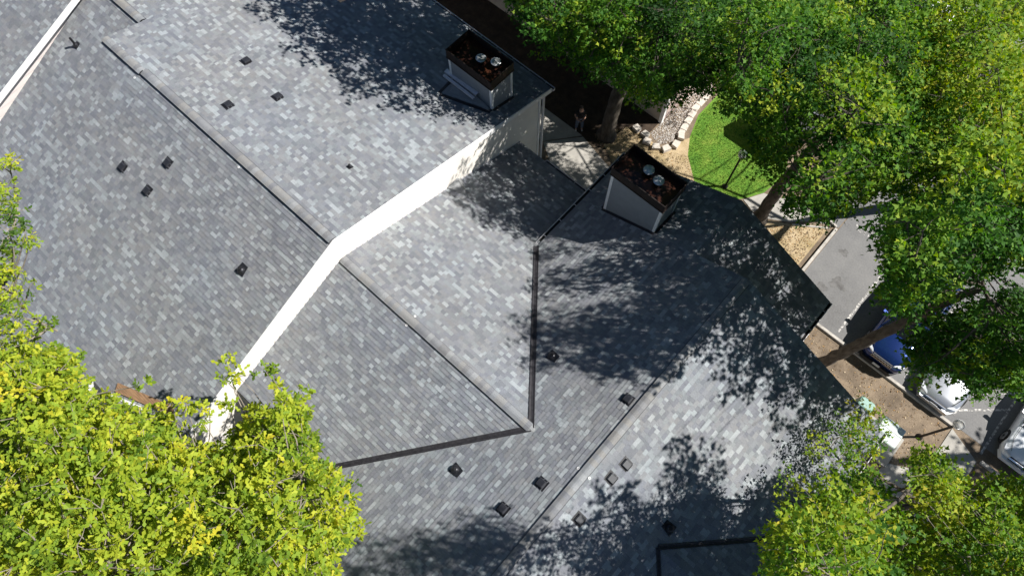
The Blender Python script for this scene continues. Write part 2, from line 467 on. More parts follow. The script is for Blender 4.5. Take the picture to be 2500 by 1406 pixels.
def gutter(bld, a, b, out, w_=.125, h=.12, hangers=True, dark=True):
    """open trough along an eave from a to b (top inner edge), out = horizontal unit vector away from the wall"""
    a, b, out = V(a), V(b), V(out); up = V((0, 0, 1)); m = MB(); th = .008
    t = (b - a).normalized()
    def slab(o0, o1, z0, z1):
        m.hexa([a + out * o0 + up * z0, b + out * o0 + up * z0, b + out * o1 + up * z0, a + out * o1 + up * z0], [a + out * o0 + up * z1, b + out * o0 + up * z1, b + out * o1 + up * z1, a + out * o1 + up * z1])
    slab(.004, .004 + th, -h, -.012); slab(w_ - th * 2.2, w_, -h, 0.004); slab(.004 + th, w_ - th * 2.2, -h, -h + th)
    for p, sg in ((a, 1), (b, -1)):
        m.hexa([p + out * .004 - up * h, p + out * w_ - up * h, p + out * w_ + t * th * sg - up * h, p + out * .004 + t * th * sg - up * h], [p + out * .004, p + out * w_, p + out * w_ + t * th * sg, p + out * .004 + t * th * sg])
    g = m.build('gutter', M_GUT, bld)
    m2 = MB(); m2.hexa([a + t * .02 + out * .014 - up * (h - .009), b - t * .02 + out * .014 - up * (h - .009), b - t * .02 + out * (w_ - .02) - up * (h - .009), a + t * .02 + out * (w_ - .02) - up * (h - .009)],
                       [a + t * .02 + out * .014 - up * .06, b - t * .02 + out * .014 - up * .06, b - t * .02 + out * (w_ - .02) - up * .06, a + t * .02 + out * (w_ - .02) - up * .06])
    m2.build('dark_fill', M_GUTIN, g)  # near-black slab filling the lower part of the trough
    if hangers:
        L_ = (b - a).length; n = int(L_ / .8)
        hm = MB().box((-.012, 0, 0), (.012, w_, .006)).mesh('hanger', M_GUT)
        X = t; Y = out; base = Matrix((X, Y, X.cross(Y))).transposed().to_4x4()
        for k in range(n):
            mw = base.copy(); mw.translation = a + t * ((k + .5) * L_ / n) + up * (.002 if X.cross(Y).z > 0 else .008)
            link('hanger', hm, g, mw)
    return g

def lap_wall(name, bld, poly, O, u, n, m_, step=.19, thick=.1):
    """lap siding over a wall: poly in (along, height); boards lean out at their lower edge"""
    O, u, n = V(O), V(u), V(n); up = V((0, 0, 1))
    c = poly if area(poly) > 0 else poly[::-1]
    back = MB(); back.hexa([O + u * a + up * z - n * thick for a, z in c], [O + u * a + up * z for a, z in c])
    wl = back.build(name, m_, bld)
    zmin = min(p[1] for p in c); zmax = max(p[1] for p in c); amin = min(p[0] for p in c); amax = max(p[0] for p in c)
    B_ = MB(); z = zmin
    while z < zmax:
        q = clip_convex([(amin, z), (amax, z), (amax, z + step + .01), (amin, z + step + .01)], c)
        if len(q) > 2 and area(q) > 1e-4:
            B_.hexa([O + u * a + up * zz + n * .001 for a, zz in q], [O + u * a + up * zz + n * (.022 - .016 * (zz - z) / step) for a, zz in q])
        z += step
    B_.build('lap_boards', m_, wl)
    return wl

# ---- the roof planes
X3, ZR3, T3, HW3, YR3 = -.1, 8.8, .43, 6.4, 10.85          # cross wing
XE, YE, XEE = -1.9, 13.5, 2.5                               # its stepped end
Y2, Z2, T2, YR2, YL2 = 3.0, 7.93, .356, 11.8, -2.35         # low link
XW, XO = -10.5, -10.35                                      # gable wall of the long block and its rake
Y1, Z1, T1R, T1L, YR1 = 3.0, 9.47, .265, .412, 13.5         # long block
XM = -22.13; YT, ZT = 4.38, 9.105                           # where its ridge steps
P_WL = plane((X3, 0, ZR3), (0, 1, 0), (-1, 0, -T3)); P_WR = plane((X3, 0, ZR3), (0, 1, 0), (1, 0, -T3))
ZE = zon(P_WL, XE, 0); P_ER = plane((XE, 0, ZE), (0, 1, 0), (1, 0, -T3))
P_2R = plane((0, Y2, Z2), (1, 0, 0), (0, 1, -T2)); P_2L = plane((0, Y2, Z2), (1, 0, 0), (0, -1, -T2))
P_1R = plane((0, Y1, Z1), (1, 0, 0), (0, 1, -T1R)); P_1L = plane((0, Y1, Z1), (1, 0, 0), (0, -1, -T1L))
P_TL = plane((0, YT, ZT), (1, 0, 0), (0, -1, -T1L))
P_0L = plane((0, 8.0, 10.70), (1, 0, 0), (0, -1, -.33))
P_4R = plane((0, 2.95, 7.56), (1, 0, 0), (0, 1, -.41)); P_4L = plane((0, 2.95, 7.56), (1, 0, 0), (0, -1, -.41))
XA2 = X3 - (ZR3 - Z2) / T3
XEV = X3 - HW3; ZEV = ZR3 - T3 * HW3
YV = Y2 + (XA2 - XEV) * T3 / T2                              # valley foot on the right
YVL = Y2 - (XA2 - XEV) * T3 / T2
XA4 = X3 + (ZR3 - 7.56) / T3
XER = X3 + HW3
YV4 = 2.95 + (XER - XA4) * T3 / .41

# ------------------------------------------------------------------ ground
def sheet(name, pts, z, m_, thick=None):
    mb = MB()
    if thick: mb.hexa([(x, y, z - thick) for x, y in pts], [(x, y, z) for x, y in pts])
    else: mb.poly([(x, y, z) for x, y in pts])
    return struct(mb.build(name, m_))
sheet('ground', [(-600, -600), (600, -600), (600, 600), (-600, 600)], 0, M_DIRT)
def px_poly(pts): return [tuple(at(x, y, 0).xy) for x, y in pts]
sheet('parking_lot', [(1.55, 15.95), (60, 15.95), (60, 60), (-6.5, 60), (-6.5, 31), (-1, 24.5), (1.55, 21.2)], .008, M_ASPH)
sheet('lawn', [(-4.85, 18.0), (-6.0, 19.0), (-6.55, 19.9), (-7.0, 21.2), (-7.0, 23.5), (-3.5, 24.5), (-1.9, 21.2), (-2.1, 19.75), (-2.6, 18.9), (-3.6, 17.7)], .006, M_LAWN)
sheet('dry_verge', [(-9.4, 16.75), (-7.9, 16.0), (-6.4, 15.2), (-4, 15.2), (-3.6, 17.7), (-4.85, 18.0), (-6.0, 19.0), (-6.5, 19.9), (-7.2, 18.4), (-8.2, 18.5), (-9.2, 18.3)], .005, M_DRYG)
sheet('dry_verge_strip', [(-1.9, 17.3), (1.15, 17.3), (1.15, 20.1), (-.3, 19.15), (-1.5, 18.45)], .004, M_DRYG)
sheet('shade_toned_bed', [(-40, 13.0), (-13.2, 13.0), (-13.2, 16.3), (-10.4, 16.3), (-9.0, 16.6), (-8.9, 18.4), (-8.16, 18.6), (-8.16, 19.62), (-40, 19.62)], .003, M_MULCH_SHADE)  # mulch bed stretched over shaded ground, its dark tone painting the canopy shade
for i, q in enumerate([[(-13.1, 14.9), (-11.75, 14.9), (-10.5, 16.45), (-13.1, 16.45)], [(-11.68, 14.9), (-9.1, 13.3), (-7.3, 13.3), (-8.2, 15.9), (-10.43, 16.42)], [(-9.05, 13.24), (-8.6, 11.9), (-7.2, 11.9), (-7.2, 13.24)]]):
    sheet('footpath' if i == 0 else 'footpath', q, .03, M_CONC, .06)
sheet('footpath', [(-2.6, 18.78), (-1.6, 18.45), (-.35, 19.25), (.5, 20.05), (-.4, 20.65), (-1.45, 19.95), (-2.1, 19.7)], .03, M_CONC, .06)
sheet('footpath', [(-.33, 20.66), (.55, 20.08), (1.5, 20.5), (1.5, 22.5), (-.2, 23.5)], .012, M_ASPH, .02)
sheet('footpath', [(9.95, 11.5), (11.35, 11.5), (11.35, 15.2), (9.95, 15.75)], .03, M_CONC, .06)
sheet('footpath', [(8.6, 9.2), (9.9, 9.2), (9.9, 13.4), (8.6, 12.7)], .03, M_CONC, .06)
def kerb(a, b, w_=.15, h=.12):
    a, b = V((*a, 0)), V((*b, 0)); t = (b - a).normalized(); s_ = V((-t.y, t.x, 0)); L_ = (b - a).length; n = max(1, round(L_ / 1.6))
    for k in range(n):
        p = a + t * (k * L_ / n + .006); q = a + t * ((k + 1) * L_ / n - .006)
        MBk = MB().hexa([p - s_ * w_ / 2, q - s_ * w_ / 2, q + s_ * w_ / 2, p + s_ * w_ / 2], [p - s_ * (w_ / 2 - .015) + V((0, 0, h)), q - s_ * (w_ / 2 - .015) + V((0, 0, h)), q + s_ * (w_ / 2 - .015) + V((0, 0, h)), p + s_ * (w_ / 2 - .015) + V((0, 0, h))])
        struct(MBk.build('kerb', M_KERB))
kerb((1.45, 15.85), (9.9, 15.85)); kerb((1.45, 16.05), (1.45, 20.35)); kerb((11.45, 15.3), (30, 15.3)); kerb((-.45, 20.75), (1.4, 20.45), .12, .1)
kerb((-.2, 19.2), (1.2, 20.2), .1, .06)
def stripe(a, b, w_=.1):
    a, b = V((*a, .012)), V((*b, .012)); t = (b - a).normalized(); s_ = V((-t.y, t.x, 0)) * w_ / 2
    o = struct(MB().poly([a - s_, b - s_, b + s_, a + s_]).build('painted_line', M_PAINT)); return o
stripe((4.2, 16.2), (4.2, 21.0)); stripe((7.42, 16.2), (7.42, 20.6)); stripe((9.72, 16.3), (9.72, 21.0)); stripe((11.32, 15.6), (11.32, 20.6)); stripe((14.1, 15.6), (14.1, 20.6))
for k in range(5): stripe((9.78, 16.62 + k * .95), (11.26, 17.98 + k * .95), .09)
# worn lettering across the mouth of the empty bay: strokes too faded to read
rs = random.Random(5)
for k in range(7):
    x = 2.05 + k * .24; y = 21.05 + .03 * k
    for q in range(3):
        a = (x + rs.uniform(-.05, .1), y + rs.uniform(-.15, .05)); b = (a[0] + rs.uniform(-.09, .09), a[1] + rs.uniform(.08, .24))
        stripe(a, b, .035)
# oil stain, pale repair
M_STAIN = mat('oil_stain', (.075, .07, .068), .8, scale=3, c2=(.15, .145, .14), detail=8)
def blot(name, c, r, m_, seed, z=.011):
    rg = random.Random(seed); n = 26; pts = []
    for k in range(n):
        a = 2 * math.pi * k / n; q = r * (1 + .35 * math.sin(3 * a + seed) * rg.uniform(.4, 1) + rg.uniform(-.18, .18)); pts.append((c[0] + q * math.cos(a), c[1] + q * .8 * math.sin(a)))
    mb = MB(); mb.v = [(c[0], c[1], z)] + [(x, y, z) for x, y in pts]; mb.f = [(0, 1 + k, 1 + (k + 1) % n) for k in range(n)]
    return struct(mb.build(name, m_))
blot('asphalt_stain', (2.95, 18.1), .34, M_STAIN, 2); blot('asphalt_stain', (2.55, 17.5), .26, M_STAIN, 7); blot('asphalt_stain', (2.35, 19.6), .22, M_STAIN, 4)

# ------------------------------------------------------------------ long block (left)
bld1 = thing('apartment_building', (-16, 4, 0), 'long gabled apartment block with grey shingle roof and tall cream gable wall', 'building', 'stepped apartment buildings under grey shingles')
roof1 = Roof(bld1)
under_M = lambda p: False
roof1.slope('roof_slope', P_1R, [[(-18.85, Y1), (XO, Y1), (XO, YR1), (-18.85, YR1)], [(XM, Y1), (-18.85, Y1), (-18.85, 10.55), (XM, 10.55)], [(-25.05, YT), (XM, YT), (XM, 10.55), (-25.05, 10.55)]], 11)
roof1.slope('roof_slope', P_1L, [[(-14.4, -5.4), (XO, -5.4), (XO, Y1), (-14.4, Y1)], [(-19.6, -8.1), (-14.4, -8.1), (-14.4, Y1), (-19.6, Y1)], [(XM, -5.1), (-19.6, -5.1), (-19.6, Y1), (XM, Y1)]], 12)
roof1.slope('roof_slope', P_TL, [[(-25.05, -5.1), (XM - .05, -5.1), (XM - .05, YT), (-25.05, YT)]], 13)
ridge_line(bld1, (-19.9, Y1, Z1), (XO - .02, Y1 - .0, Z1), T1L, T1R, (0, 1, 0), half=.145)
ridge_line(bld1, (XM + .02, Y1 - .05, Z1 - .015), (-19.95, Y1 - .05, Z1 - .015), T1L, T1R, (0, 1, 0), half=.14)
ridge_line(bld1, (-25.0, YT, ZT), (XM - .02, YT, ZT), T1L, T1R, (0, 1, 0), half=.145)
# gable wall with siding, rake boards
zt = lambda y: (Z1 - T1R * (y - Y1) if y > Y1 else Z1 - T1L * (Y1 - y)) - .17
YWR, YWL = 12.95, -4.95
gw = lap_wall('gable_wall', bld1, [(YWL, 0), (YWR, 0), (YWR, zt(YWR)), (Y1, zt(Y1)), (YWL, zt(YWL))], (XW, 0, 0), (0, 1, 0), (1, 0, 0), M_SIDING)
MB().box((XW - .05, YWR - .01, 0), (XW + .045, YWR + .1, zt(YWR) - .02)).build('corner_board', M_TRIM, gw)
MB().box((XW - .08, YWR + .32, 1.5), (XW + .0, YWR + .4, zt(YWR) - .1)).build('downspout', M_GUT, bld1)
for (ya, yb, tt) in ((Y1, YR1, -T1R), (Y1, -5.4, T1L)):
    za, zb = Z1 - .005, Z1 - .005 - abs(yb - ya) * abs(tt)
    MB().hexa([(XO + .002, ya, za - .24), (XO + .03, ya, za - .24), (XO + .03, yb, zb - .24), (XO + .002, yb, zb - .24)], [(XO + .002, ya, za), (XO + .03, ya, za), (XO + .03, yb, zb), (XO + .002, yb, zb)]).build('rake_board', M_TRIM, bld1)
MB().box((-24.9, YWR - .12, 0), (XW - .1, YWR, zt(YWR) - .02)).build('wall', M_SIDING, bld1)
MB().box((-24.9, YWL, 0), (XW - .1, YWL + .12, zt(YWL) - .02)).build('wall', M_SIDING, bld1)
# wall closing the step between the ridges (faces away from the yard)
MB().hexa([(XM + .02, -5.1, zon(P_TL, 0, -5.1)), (XM + .1, -5.1, zon(P_TL, 0, -5.1)), (XM + .1, YT, ZT - .1), (XM + .02, YT, ZT - .1)],
          [(XM + .02, -5.1, zon(P_1L, 0, -5.1) - .17), (XM + .1, -5.1, zon(P_1L, 0, -5.1) - .17), (XM + .1, Y1, Z1 - .17), (XM + .02, Y1, Z1 - .17)]).build('step_wall', M_SIDING, bld1)
# short side wall and rake where the lower-left slope runs on over the porch
MB().hexa([(-14.42, -8.1, 2.2), (-14.36, -8.1, 2.2), (-14.36, -5.3, 2.2), (-14.42, -5.3, 2.2)], [(-14.42, -8.1, zon(P_1L, 0, -8.1) - .02), (-14.36, -8.1, zon(P_1L, 0, -8.1) - .02), (-14.36, -5.3, zon(P_1L, 0, -5.3) - .02), (-14.42, -5.3, zon(P_1L, 0, -5.3) - .02)]).build('porch_side_wall', M_TRIM, bld1)
ze = zon(P_1R, 0, YR1)
gutter(bld1, (-18.8, YR1, ze - .03), (XO + .1, YR1, ze - .03), (0, 1, 0))
gutter(bld1, (XM, -5.12, zon(P_1L, 0, -5.1) - .03), (-19.62, -5.12, zon(P_1L, 0, -5.1) - .03), (0, -1, 0))
gutter(bld1, (-19.6, -8.12, zon(P_1L, 0, -8.1) - .03), (-14.4, -8.12, zon(P_1L, 0, -8.1) - .03), (0, -1, 0))

# ------------------------------------------------------------------ far block (upper left corner)
bld0 = thing('apartment_building', (-32, 2, 0), 'higher block at upper left with white rake board over a pale wall strip', 'building', 'stepped apartment buildings under grey shingles')
roof0 = Roof(bld0); X0 = -24.85
roof0.slope('roof_slope', P_0L, [[(-34, -8), (X0, -8), (X0, 8), (-34, 8)]], 21)
z0 = lambda y: zon(P_0L, 0, y)
lap_wall('gable_wall', bld0, [(-7.6, 0), (7.6, 0), (7.6, z0(7.6) - .18), (-7.6, z0(-7.6) - .18)], (-25.1, 0, 0), (0, 1, 0), (1, 0, 0), mat('pale_lilac_siding', (.66, .60, .57), .6, vary=.04, scale=1), step=.26)
MB().hexa([(X0 + .002, -8, z0(-8) - .24), (X0 + .03, -8, z0(-8) - .24), (X0 + .03, 8, z0(8) - .24), (X0 + .002, 8, z0(8) - .24)], [(X0 + .002, -8, z0(-8)), (X0 + .03, -8, z0(-8)), (X0 + .03, 8, z0(8)), (X0 + .002, 8, z0(8))]).build('rake_board', M_TRIM, bld0)
MB().box((-33.5, -7.6, 0), (-25.3, 7.5, 4.6)).build('wall', M_SIDING, bld0)

# ------------------------------------------------------------------ low link and cross wing (right)
bld2 = thing('apartment_building', (-2, 3, 0), 'lower apartment building with crossing grey shingle roofs and brown metal valleys', 'building', 'stepped apartment buildings under grey shingles')
roof2 = Roof(bld2)
def under_link(p):
    if p.x < XA2 and YVL < p.y < YR2:
        if min(zon(P_2R, p.x, p.y), zon(P_2L, p.x, p.y)) > p.z + .02 and p.x < XA2: return True
    return False
def under_low(p):
    return p.x > XA4 and min(zon(P_4R, p.x, p.y), zon(P_4L, p.x, p.y)) > p.z + .02
YB = -13.0
roof2.slope('roof_slope', P_WL, [[(XEV, YB), (X3, YB), (X3, YR3), (XEV, YR3)], [(XEV, YR3), (XE, YR3), (XE, YE), (XEV, YE)]], 31, skip=under_link)
roof2.slope('roof_slope', P_WR, [[(X3, YB), (XER, YB), (XER, YR3), (X3, YR3)]], 32, skip=under_low)
roof2.slope('roof_slope', P_ER, [[(XE, YR3 - .02), (XEE, YR3 - .02), (XEE, YE), (XE, YE)]], 33)
roof2.slope('roof_slope', P_2R, [[(XW + .03, Y2), (XA2, Y2), (XEV, YV), (XW + .03, YV)], [(XW + .03, YV), (XEV, YV), (XEV + .5, YV + .01), (XEV + .5, YR2), (XW + 1.4, YR2), (XW + .03, YR2)]], 34)
roof2.slope('roof_slope', P_2L, [[(XW + .03, YL2), (XEV, YL2), (XA2, Y2), (XW + .03, Y2)]], 35)
roof2.slope('roof_slope', P_4R, [[(XA4, 2.95), (12, 2.95), (12, YV4), (XER, YV4)]], 36)
roof2.slope('roof_slope', P_4L, [[(XA4, 2.95), (XER, 5.9 - YV4), (12, 5.9 - YV4), (12, 2.95)]], 37)
ridge_line(bld2, (X3, YB, ZR3), (X3, YR3 - .1, ZR3), T3, T3, (1, 0, 0), half=.14)
ridge_line(bld2, (XW + .08, Y2, Z2), (XA2 + .12, Y2, Z2 + .0), T2, T2, (0, 1, 0), half=.145)
valley(bld2, (XA2, Y2, Z2), (XEV, YV, ZEV), P_WL, P_2R)
valley(bld2, (XA2, Y2, Z2), (XEV, YVL, ZEV), P_WL, P_2L)
valley(bld2, (XA4, 2.95, 7.56), (XER, YV4, zon(P_WR, XER, 0)), P_WR, P_4R, .06)
valley(bld2, (XA4, 2.95, 7.56), (XER, 5.9 - YV4, zon(P_WR, XER, 0)), P_WR, P_4L, .045)
gutter(bld2, (XEV, YV + .12, ZEV - .02), (XEV, YE, ZEV - .02), (-1, 0, 0), w_=.15)
gutter(bld2, (XER, YV4, ZEV - .02), (XER, YR3, ZEV - .02), (1, 0, 0))
gutter(bld2, (XEE, YR3 + .05, zon(P_ER, XEE, 0) - .02), (XEE, YE, zon(P_ER, XEE, 0) - .02), (1, 0, 0))
gutter(bld2, (XW + 1.4, YR2, zon(P_2R, 0, YR2) - .02), (XEV + .45, YR2, zon(P_2R, 0, YR2) - .02), (0, 1, 0))
# walls
ws = lambda x, t=.17: min(zon(P_WL, x, 0), zon(P_WR, x, 0)) - t
lap_wall('gable_wall', bld2, [(-(XER - .5), 0), (-(XEV + .5), 0), (-(XEV + .5), ws(XEV + .5)), (-X3, ws(X3)), (-(XER - .5), ws(XER - .5))], (0, YR3 - .3, 0), (-1, 0, 0), (0, 1, 0), M_SIDING)
lap_wall('gable_wall', bld2, [(-(XEE - .4), 0), (-(XEV + .5), 0), (-(XEV + .5), ws(XEV + .5)), (-XE, ZE - .17), (-(XEE - .4), zon(P_ER, XEE - .4, 0) - .17)], (0, YE - .3, 0), (-1, 0, 0), (0, 1, 0), M_SIDING)
lap_wall('wall', bld2, [(YB, 0), (YR3 - .4, 0), (YR3 - .4, ws(XER - .5)), (YB, ws(XER - .5))], (XER - .5, 0, 0), (0, 1, 0), (1, 0, 0), M_SIDING)
lap_wall('wall', bld2, [(-(YE - .4), 0), (-YV, 0), (-YV, ws(XEV + .5)), (-(YE - .4), ws(XEV + .5))], (XEV + .5, 0, 0), (0, -1, 0), (-1, 0, 0), M_SIDING)
MB().box((XEV + .5, YB, 0), (XEV + .62, -2.9, ws(XEV + .5))).build('wall', M_SIDING, bld2)
MB().box((XW + .05, YR2 - .55, 0), (XEV + .45, YR2 - .43, zon(P_2R, 0, YR2 - .5) - .2)).build('wall', M_SIDING, bld2)
MB().box((XW + .05, YL2 + .4, 0), (XEV + .45, YL2 + .52, zon(P_2L, 0, YL2 + .4) - .2)).build('wall', M_SIDING, bld2)
MB().box((XEE - .45, YR3 - .2, 0), (XEE - .35, YE - .42, zon(P_ER, XEE - .4, 0) - .2)).build('wall', M_SIDING, bld2)
# small cricket where the link roof meets the gable wall
c0 = on(1108, 452, P_2R)
cb = zon(P_2R, 0, c0.y)
MB().hexa([(XW + .03, c0.y - .35, cb + .13), (XW + .75, c0.y - .0, cb + .01), (XW + .03, c0.y + .45, cb - .15)], [(XW + .03, c0.y - .3, cb + .2), (XW + .7, c0.y + .02, cb + .05), (XW + .03, c0.y + .22, cb + .22)]).build('cricket', M_CAP, bld2)
# step flashing along the gable wall, stepping up the courses
fm = MB().box((0, 0, 0), (.012, .16, .11)).mesh('step_flashing', M_GUT)
for k in range(38):
    y = Y2 + .2 + k * .22
    if y < YR2 - .4: link('step_flashing', fm, bld2, Matrix.Translation((XW + .024, y, zon(P_2R, 0, y) - .04)))
    y = Y2 - .3 - k * .22
    if y > YL2: link('step_flashing', fm, bld2, Matrix.Translation((XW + .024, y, zon(P_2L, 0, y) - .02)))

HID = [(0, 840, 880, 1406), (0, 360, 140, 1000), (1880, 980, 2500, 1406), (1470, 340, 1680, 580), (1080, 60, 1270, 290)]
def hidden(pp): return any(a <= pp[0] <= c and b <= pp[1] <= d for a, b, c, d in HID)
for r in (roof1, roof0, roof2): r.finish(hidden)
# ------------------------------------------------------------------ chimneys
def chimney(bld, x0, x1, y0, y1, pl, ztop, label, pots, seed):
    """sided chase with corner boards, rusted open-topped cap and round flue caps"""
    zb = lambda x, y: zon(pl, x, y) - .1
    h = .42; zs = ztop - h
    core = MB().hexa([(x0 + .03, y0 + .03, zb(x0, y0)), (x1 - .03, y0 + .03, zb(x1, y0)), (x1 - .03, y1 - .03, zb(x1, y1)), (x0 + .03, y1 - .03, zb(x0, y1))],
                     [(x0 + .03, y0 + .03, zs + .05), (x1 - .03, y0 + .03, zs + .05), (x1 - .03, y1 - .03, zs + .05), (x0 + .03, y1 - .03, zs + .05)])
    ch = core.build('chimney', M_CHIMS, bld); ch['label'] = label
    lap = MB(); step = .115
    for (ax, ay, bx, by, nx, ny) in ((x0, y0, x1, y0, 0, -1), (x1, y0, x1, y1, 1, 0), (x1, y1, x0, y1, 0, 1), (x0, y1, x0, y0, -1, 0)):
        za, zb_ = zb(ax, ay), zb(bx, by); L_ = math.hypot(bx - ax, by - ay); u = V(((bx - ax) / L_, (by - ay) / L_, 0)); n = V((nx, ny, 0))
        poly = [(0.03, za), (L_ - .03, zb_), (L_ - .03, zs + .05), (0.03, zs + .05)]
        O = V((ax, ay, 0)) - n * .03
        z = zs + .05 - math.ceil((zs + .05 - min(za, zb_)) / step) * step
        while z < zs + .05:
            q = clip_convex([(0, z), (L_, z), (L_, z + step + .008), (0, z + step + .008)], poly)
            if len(q) > 2 and area(q) > 1e-4:
                lap.hexa([O + u * a + V((0, 0, zz)) + n * .001 for a, zz in q], [O + u * a + V((0, 0, zz)) + n * (.026 - .018 * (zz - z) / step) for a, zz in q])
            z += step
    lap.build('lap_boards', M_CHIMS, ch)
    for (cx, cy, sx, sy) in ((x0, y0, 1, 1), (x1, y0, -1, 1), (x1, y1, -1, -1), (x0, y1, 1, -1)):
        a = (min(cx, cx + sx * .1), min(cy, cy + sy * .1)); b = (max(cx, cx + sx * .1), max(cy, cy + sy * .1))
        z_ = min(zb(*a), zb(*b), zb(a[0], b[1]), zb(b[0], a[1]))
        MB().box((a[0] + .004 * (sx < 0) - .0, a[1], z_), (b[0], b[1], zs + .02)).build('corner_board', M_TRIM, ch)
    o = .035; cap = MB(); th = .022
    X0, X1_, Y0, Y1_ = x0 - o, x1 + o, y0 - o, y1 + o
    cap.box((X0, Y0, zs), (X1_, Y0 + th, ztop)); cap.box((X0, Y1_ - th, zs), (X1_, Y1_, ztop))
    cap.box((X0, Y0 + th + .001, zs), (X0 + th, Y1_ - th - .001, ztop)); cap.box((X1_ - th, Y0 + th + .001, zs), (X1_, Y1_ - th - .001, ztop))
    # hemmed top edge and drip lip
    cap.box((X0 - .012, Y0 - .012, ztop - .03), (X1_ + .012, Y0 - .001, ztop + .004)); cap.box((X0 - .012, Y1_ + .001, ztop - .03), (X1_ + .012, Y1_ + .012, ztop + .004))
    cap.box((X0 - .015, Y0 - .015, zs - .02), (X1_ + .015, Y0 - .001, zs + .025)); cap.box((X1_ + .001, Y0 - .013, zs - .02), (X1_ + .015, Y1_ + .013, zs + .025))
    cp = cap.build('chase_cap', M_RUSTY, ch)
    # vertical seams in the cap's sheet metal
    sm = MB()
    n = 9
    for k in range(1, n):
        x = X0 + (X1_ - X0) * k / n; sm.box((x - .006, Y0 - .008, zs + .03), (x + .006, Y0 - .001, ztop - .035))
    sm.build('seams', M_RUSTY, cp)
    pan = MB(); pz = ztop - .30
    cx_, cy_ = (X0 + X1_) / 2, (Y0 + Y1_) / 2
    q = [(X0 + th + .002, Y0 + th + .002), (X1_ - th - .002, Y0 + th + .002), (X1_ - th - .002, Y1_ - th - .002), (X0 + th + .002, Y1_ - th - .002)]
    pan.v = [(a, b, pz) for a, b in q] + [(cx_ - .5, cy_, pz + .035), (cx_ + .5, cy_, pz + .035)]
    pan.f = [(0, 1, 5, 4), (1, 2, 5), (2, 3, 4, 5), (3, 0, 4)]
    pan.build('pan', M_PAN, cp)
    for (fx, fy) in pots:
        f = MB().lathe((fx, fy, pz), [(.12, 0), (.12, .13), (.15, .135), (.15, .2), (.12, .205)], 20).build('flue_collar', M_BLACK, ch, True)
        c = MB().lathe((fx, fy, pz), [(.175, .235), (.187, .25), (.187, .262), (.15, .278), (.07, .29), (.012, .293)], 28)
        c.build('flue_cap', M_GALV, ch)
        for a in range(4):
            an = a * math.pi / 2 + .4
            p = V((fx + .14 * math.cos(an), fy + .14 * math.sin(an), pz + .17))
            MB().tube([p, p + V((0, 0, .08))], .007, 5).build('cap_strut', M_BLACK, f)
    # flashing skirt round the foot
    fl = MB(); g = .10
    for (ax, ay, bx, by, nx, ny) in ((x0 - .03, y0, x1 + .03, y0, 0, -1), (x1, y0, x1, y1, 1, 0), (x0, y0, x0, y1, -1, 0)):
        lo_ = [(ax, ay), (bx, by), (bx + nx * g, by + ny * g), (ax + nx * g, ay + ny * g)]
        fl.hexa([(a, b, zon(pl, a, b) + .004) for a, b in lo_], [(a, b, zon(pl, a, b) + .028) for a, b in lo_])
    fl.build('base_flashing', M_VALLEY, ch)
    return ch
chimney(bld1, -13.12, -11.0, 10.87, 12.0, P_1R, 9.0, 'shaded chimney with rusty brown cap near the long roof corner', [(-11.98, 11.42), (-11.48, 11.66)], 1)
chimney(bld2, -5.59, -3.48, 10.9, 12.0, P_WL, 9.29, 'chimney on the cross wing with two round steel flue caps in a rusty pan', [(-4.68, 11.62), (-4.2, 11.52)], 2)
# cricket behind the first chimney, shingled, with dark flashing edges
za = zon(P_1R, 0, 10.8)
crk = MB().hexa([(-12.9, 10.02, zon(P_1R, 0, 10.02) + .02), (-11.02, 10.82, za + .02), (-13.0, 10.82, za + .02)], [(-12.6, 10.3, zon(P_1R, 0, 10.3) + .05), (-11.3, 10.84, za + .10), (-12.6, 10.84, za + .32)]).build('cricket', M_CAP, bld1)
def strip(bld, a, b, w_, m_, name='flashing', lift=.03, pl=P_1R):
    a, b = V(a), V(b); t = (b - a); t.z = 0; t.normalize(); s_ = V((-t.y, t.x, 0)) * w_ / 2
    pts = [a - s_, b - s_, b + s_, a + s_]
    return MB().hexa([V((p.x, p.y, zon(pl, p.x, p.y) + lift - .02)) for p in pts], [V((p.x, p.y, zon(pl, p.x, p.y) + lift)) for p in pts]).build(name, m_, bld)
strip(bld1, (-12.78, 9.96, 0), (-10.95, 10.72, 0), .13, M_VALLEY); strip(bld1, (-13.0, 10.75, 0), (-12.84, 10.0, 0), .12, M_VALLEY)

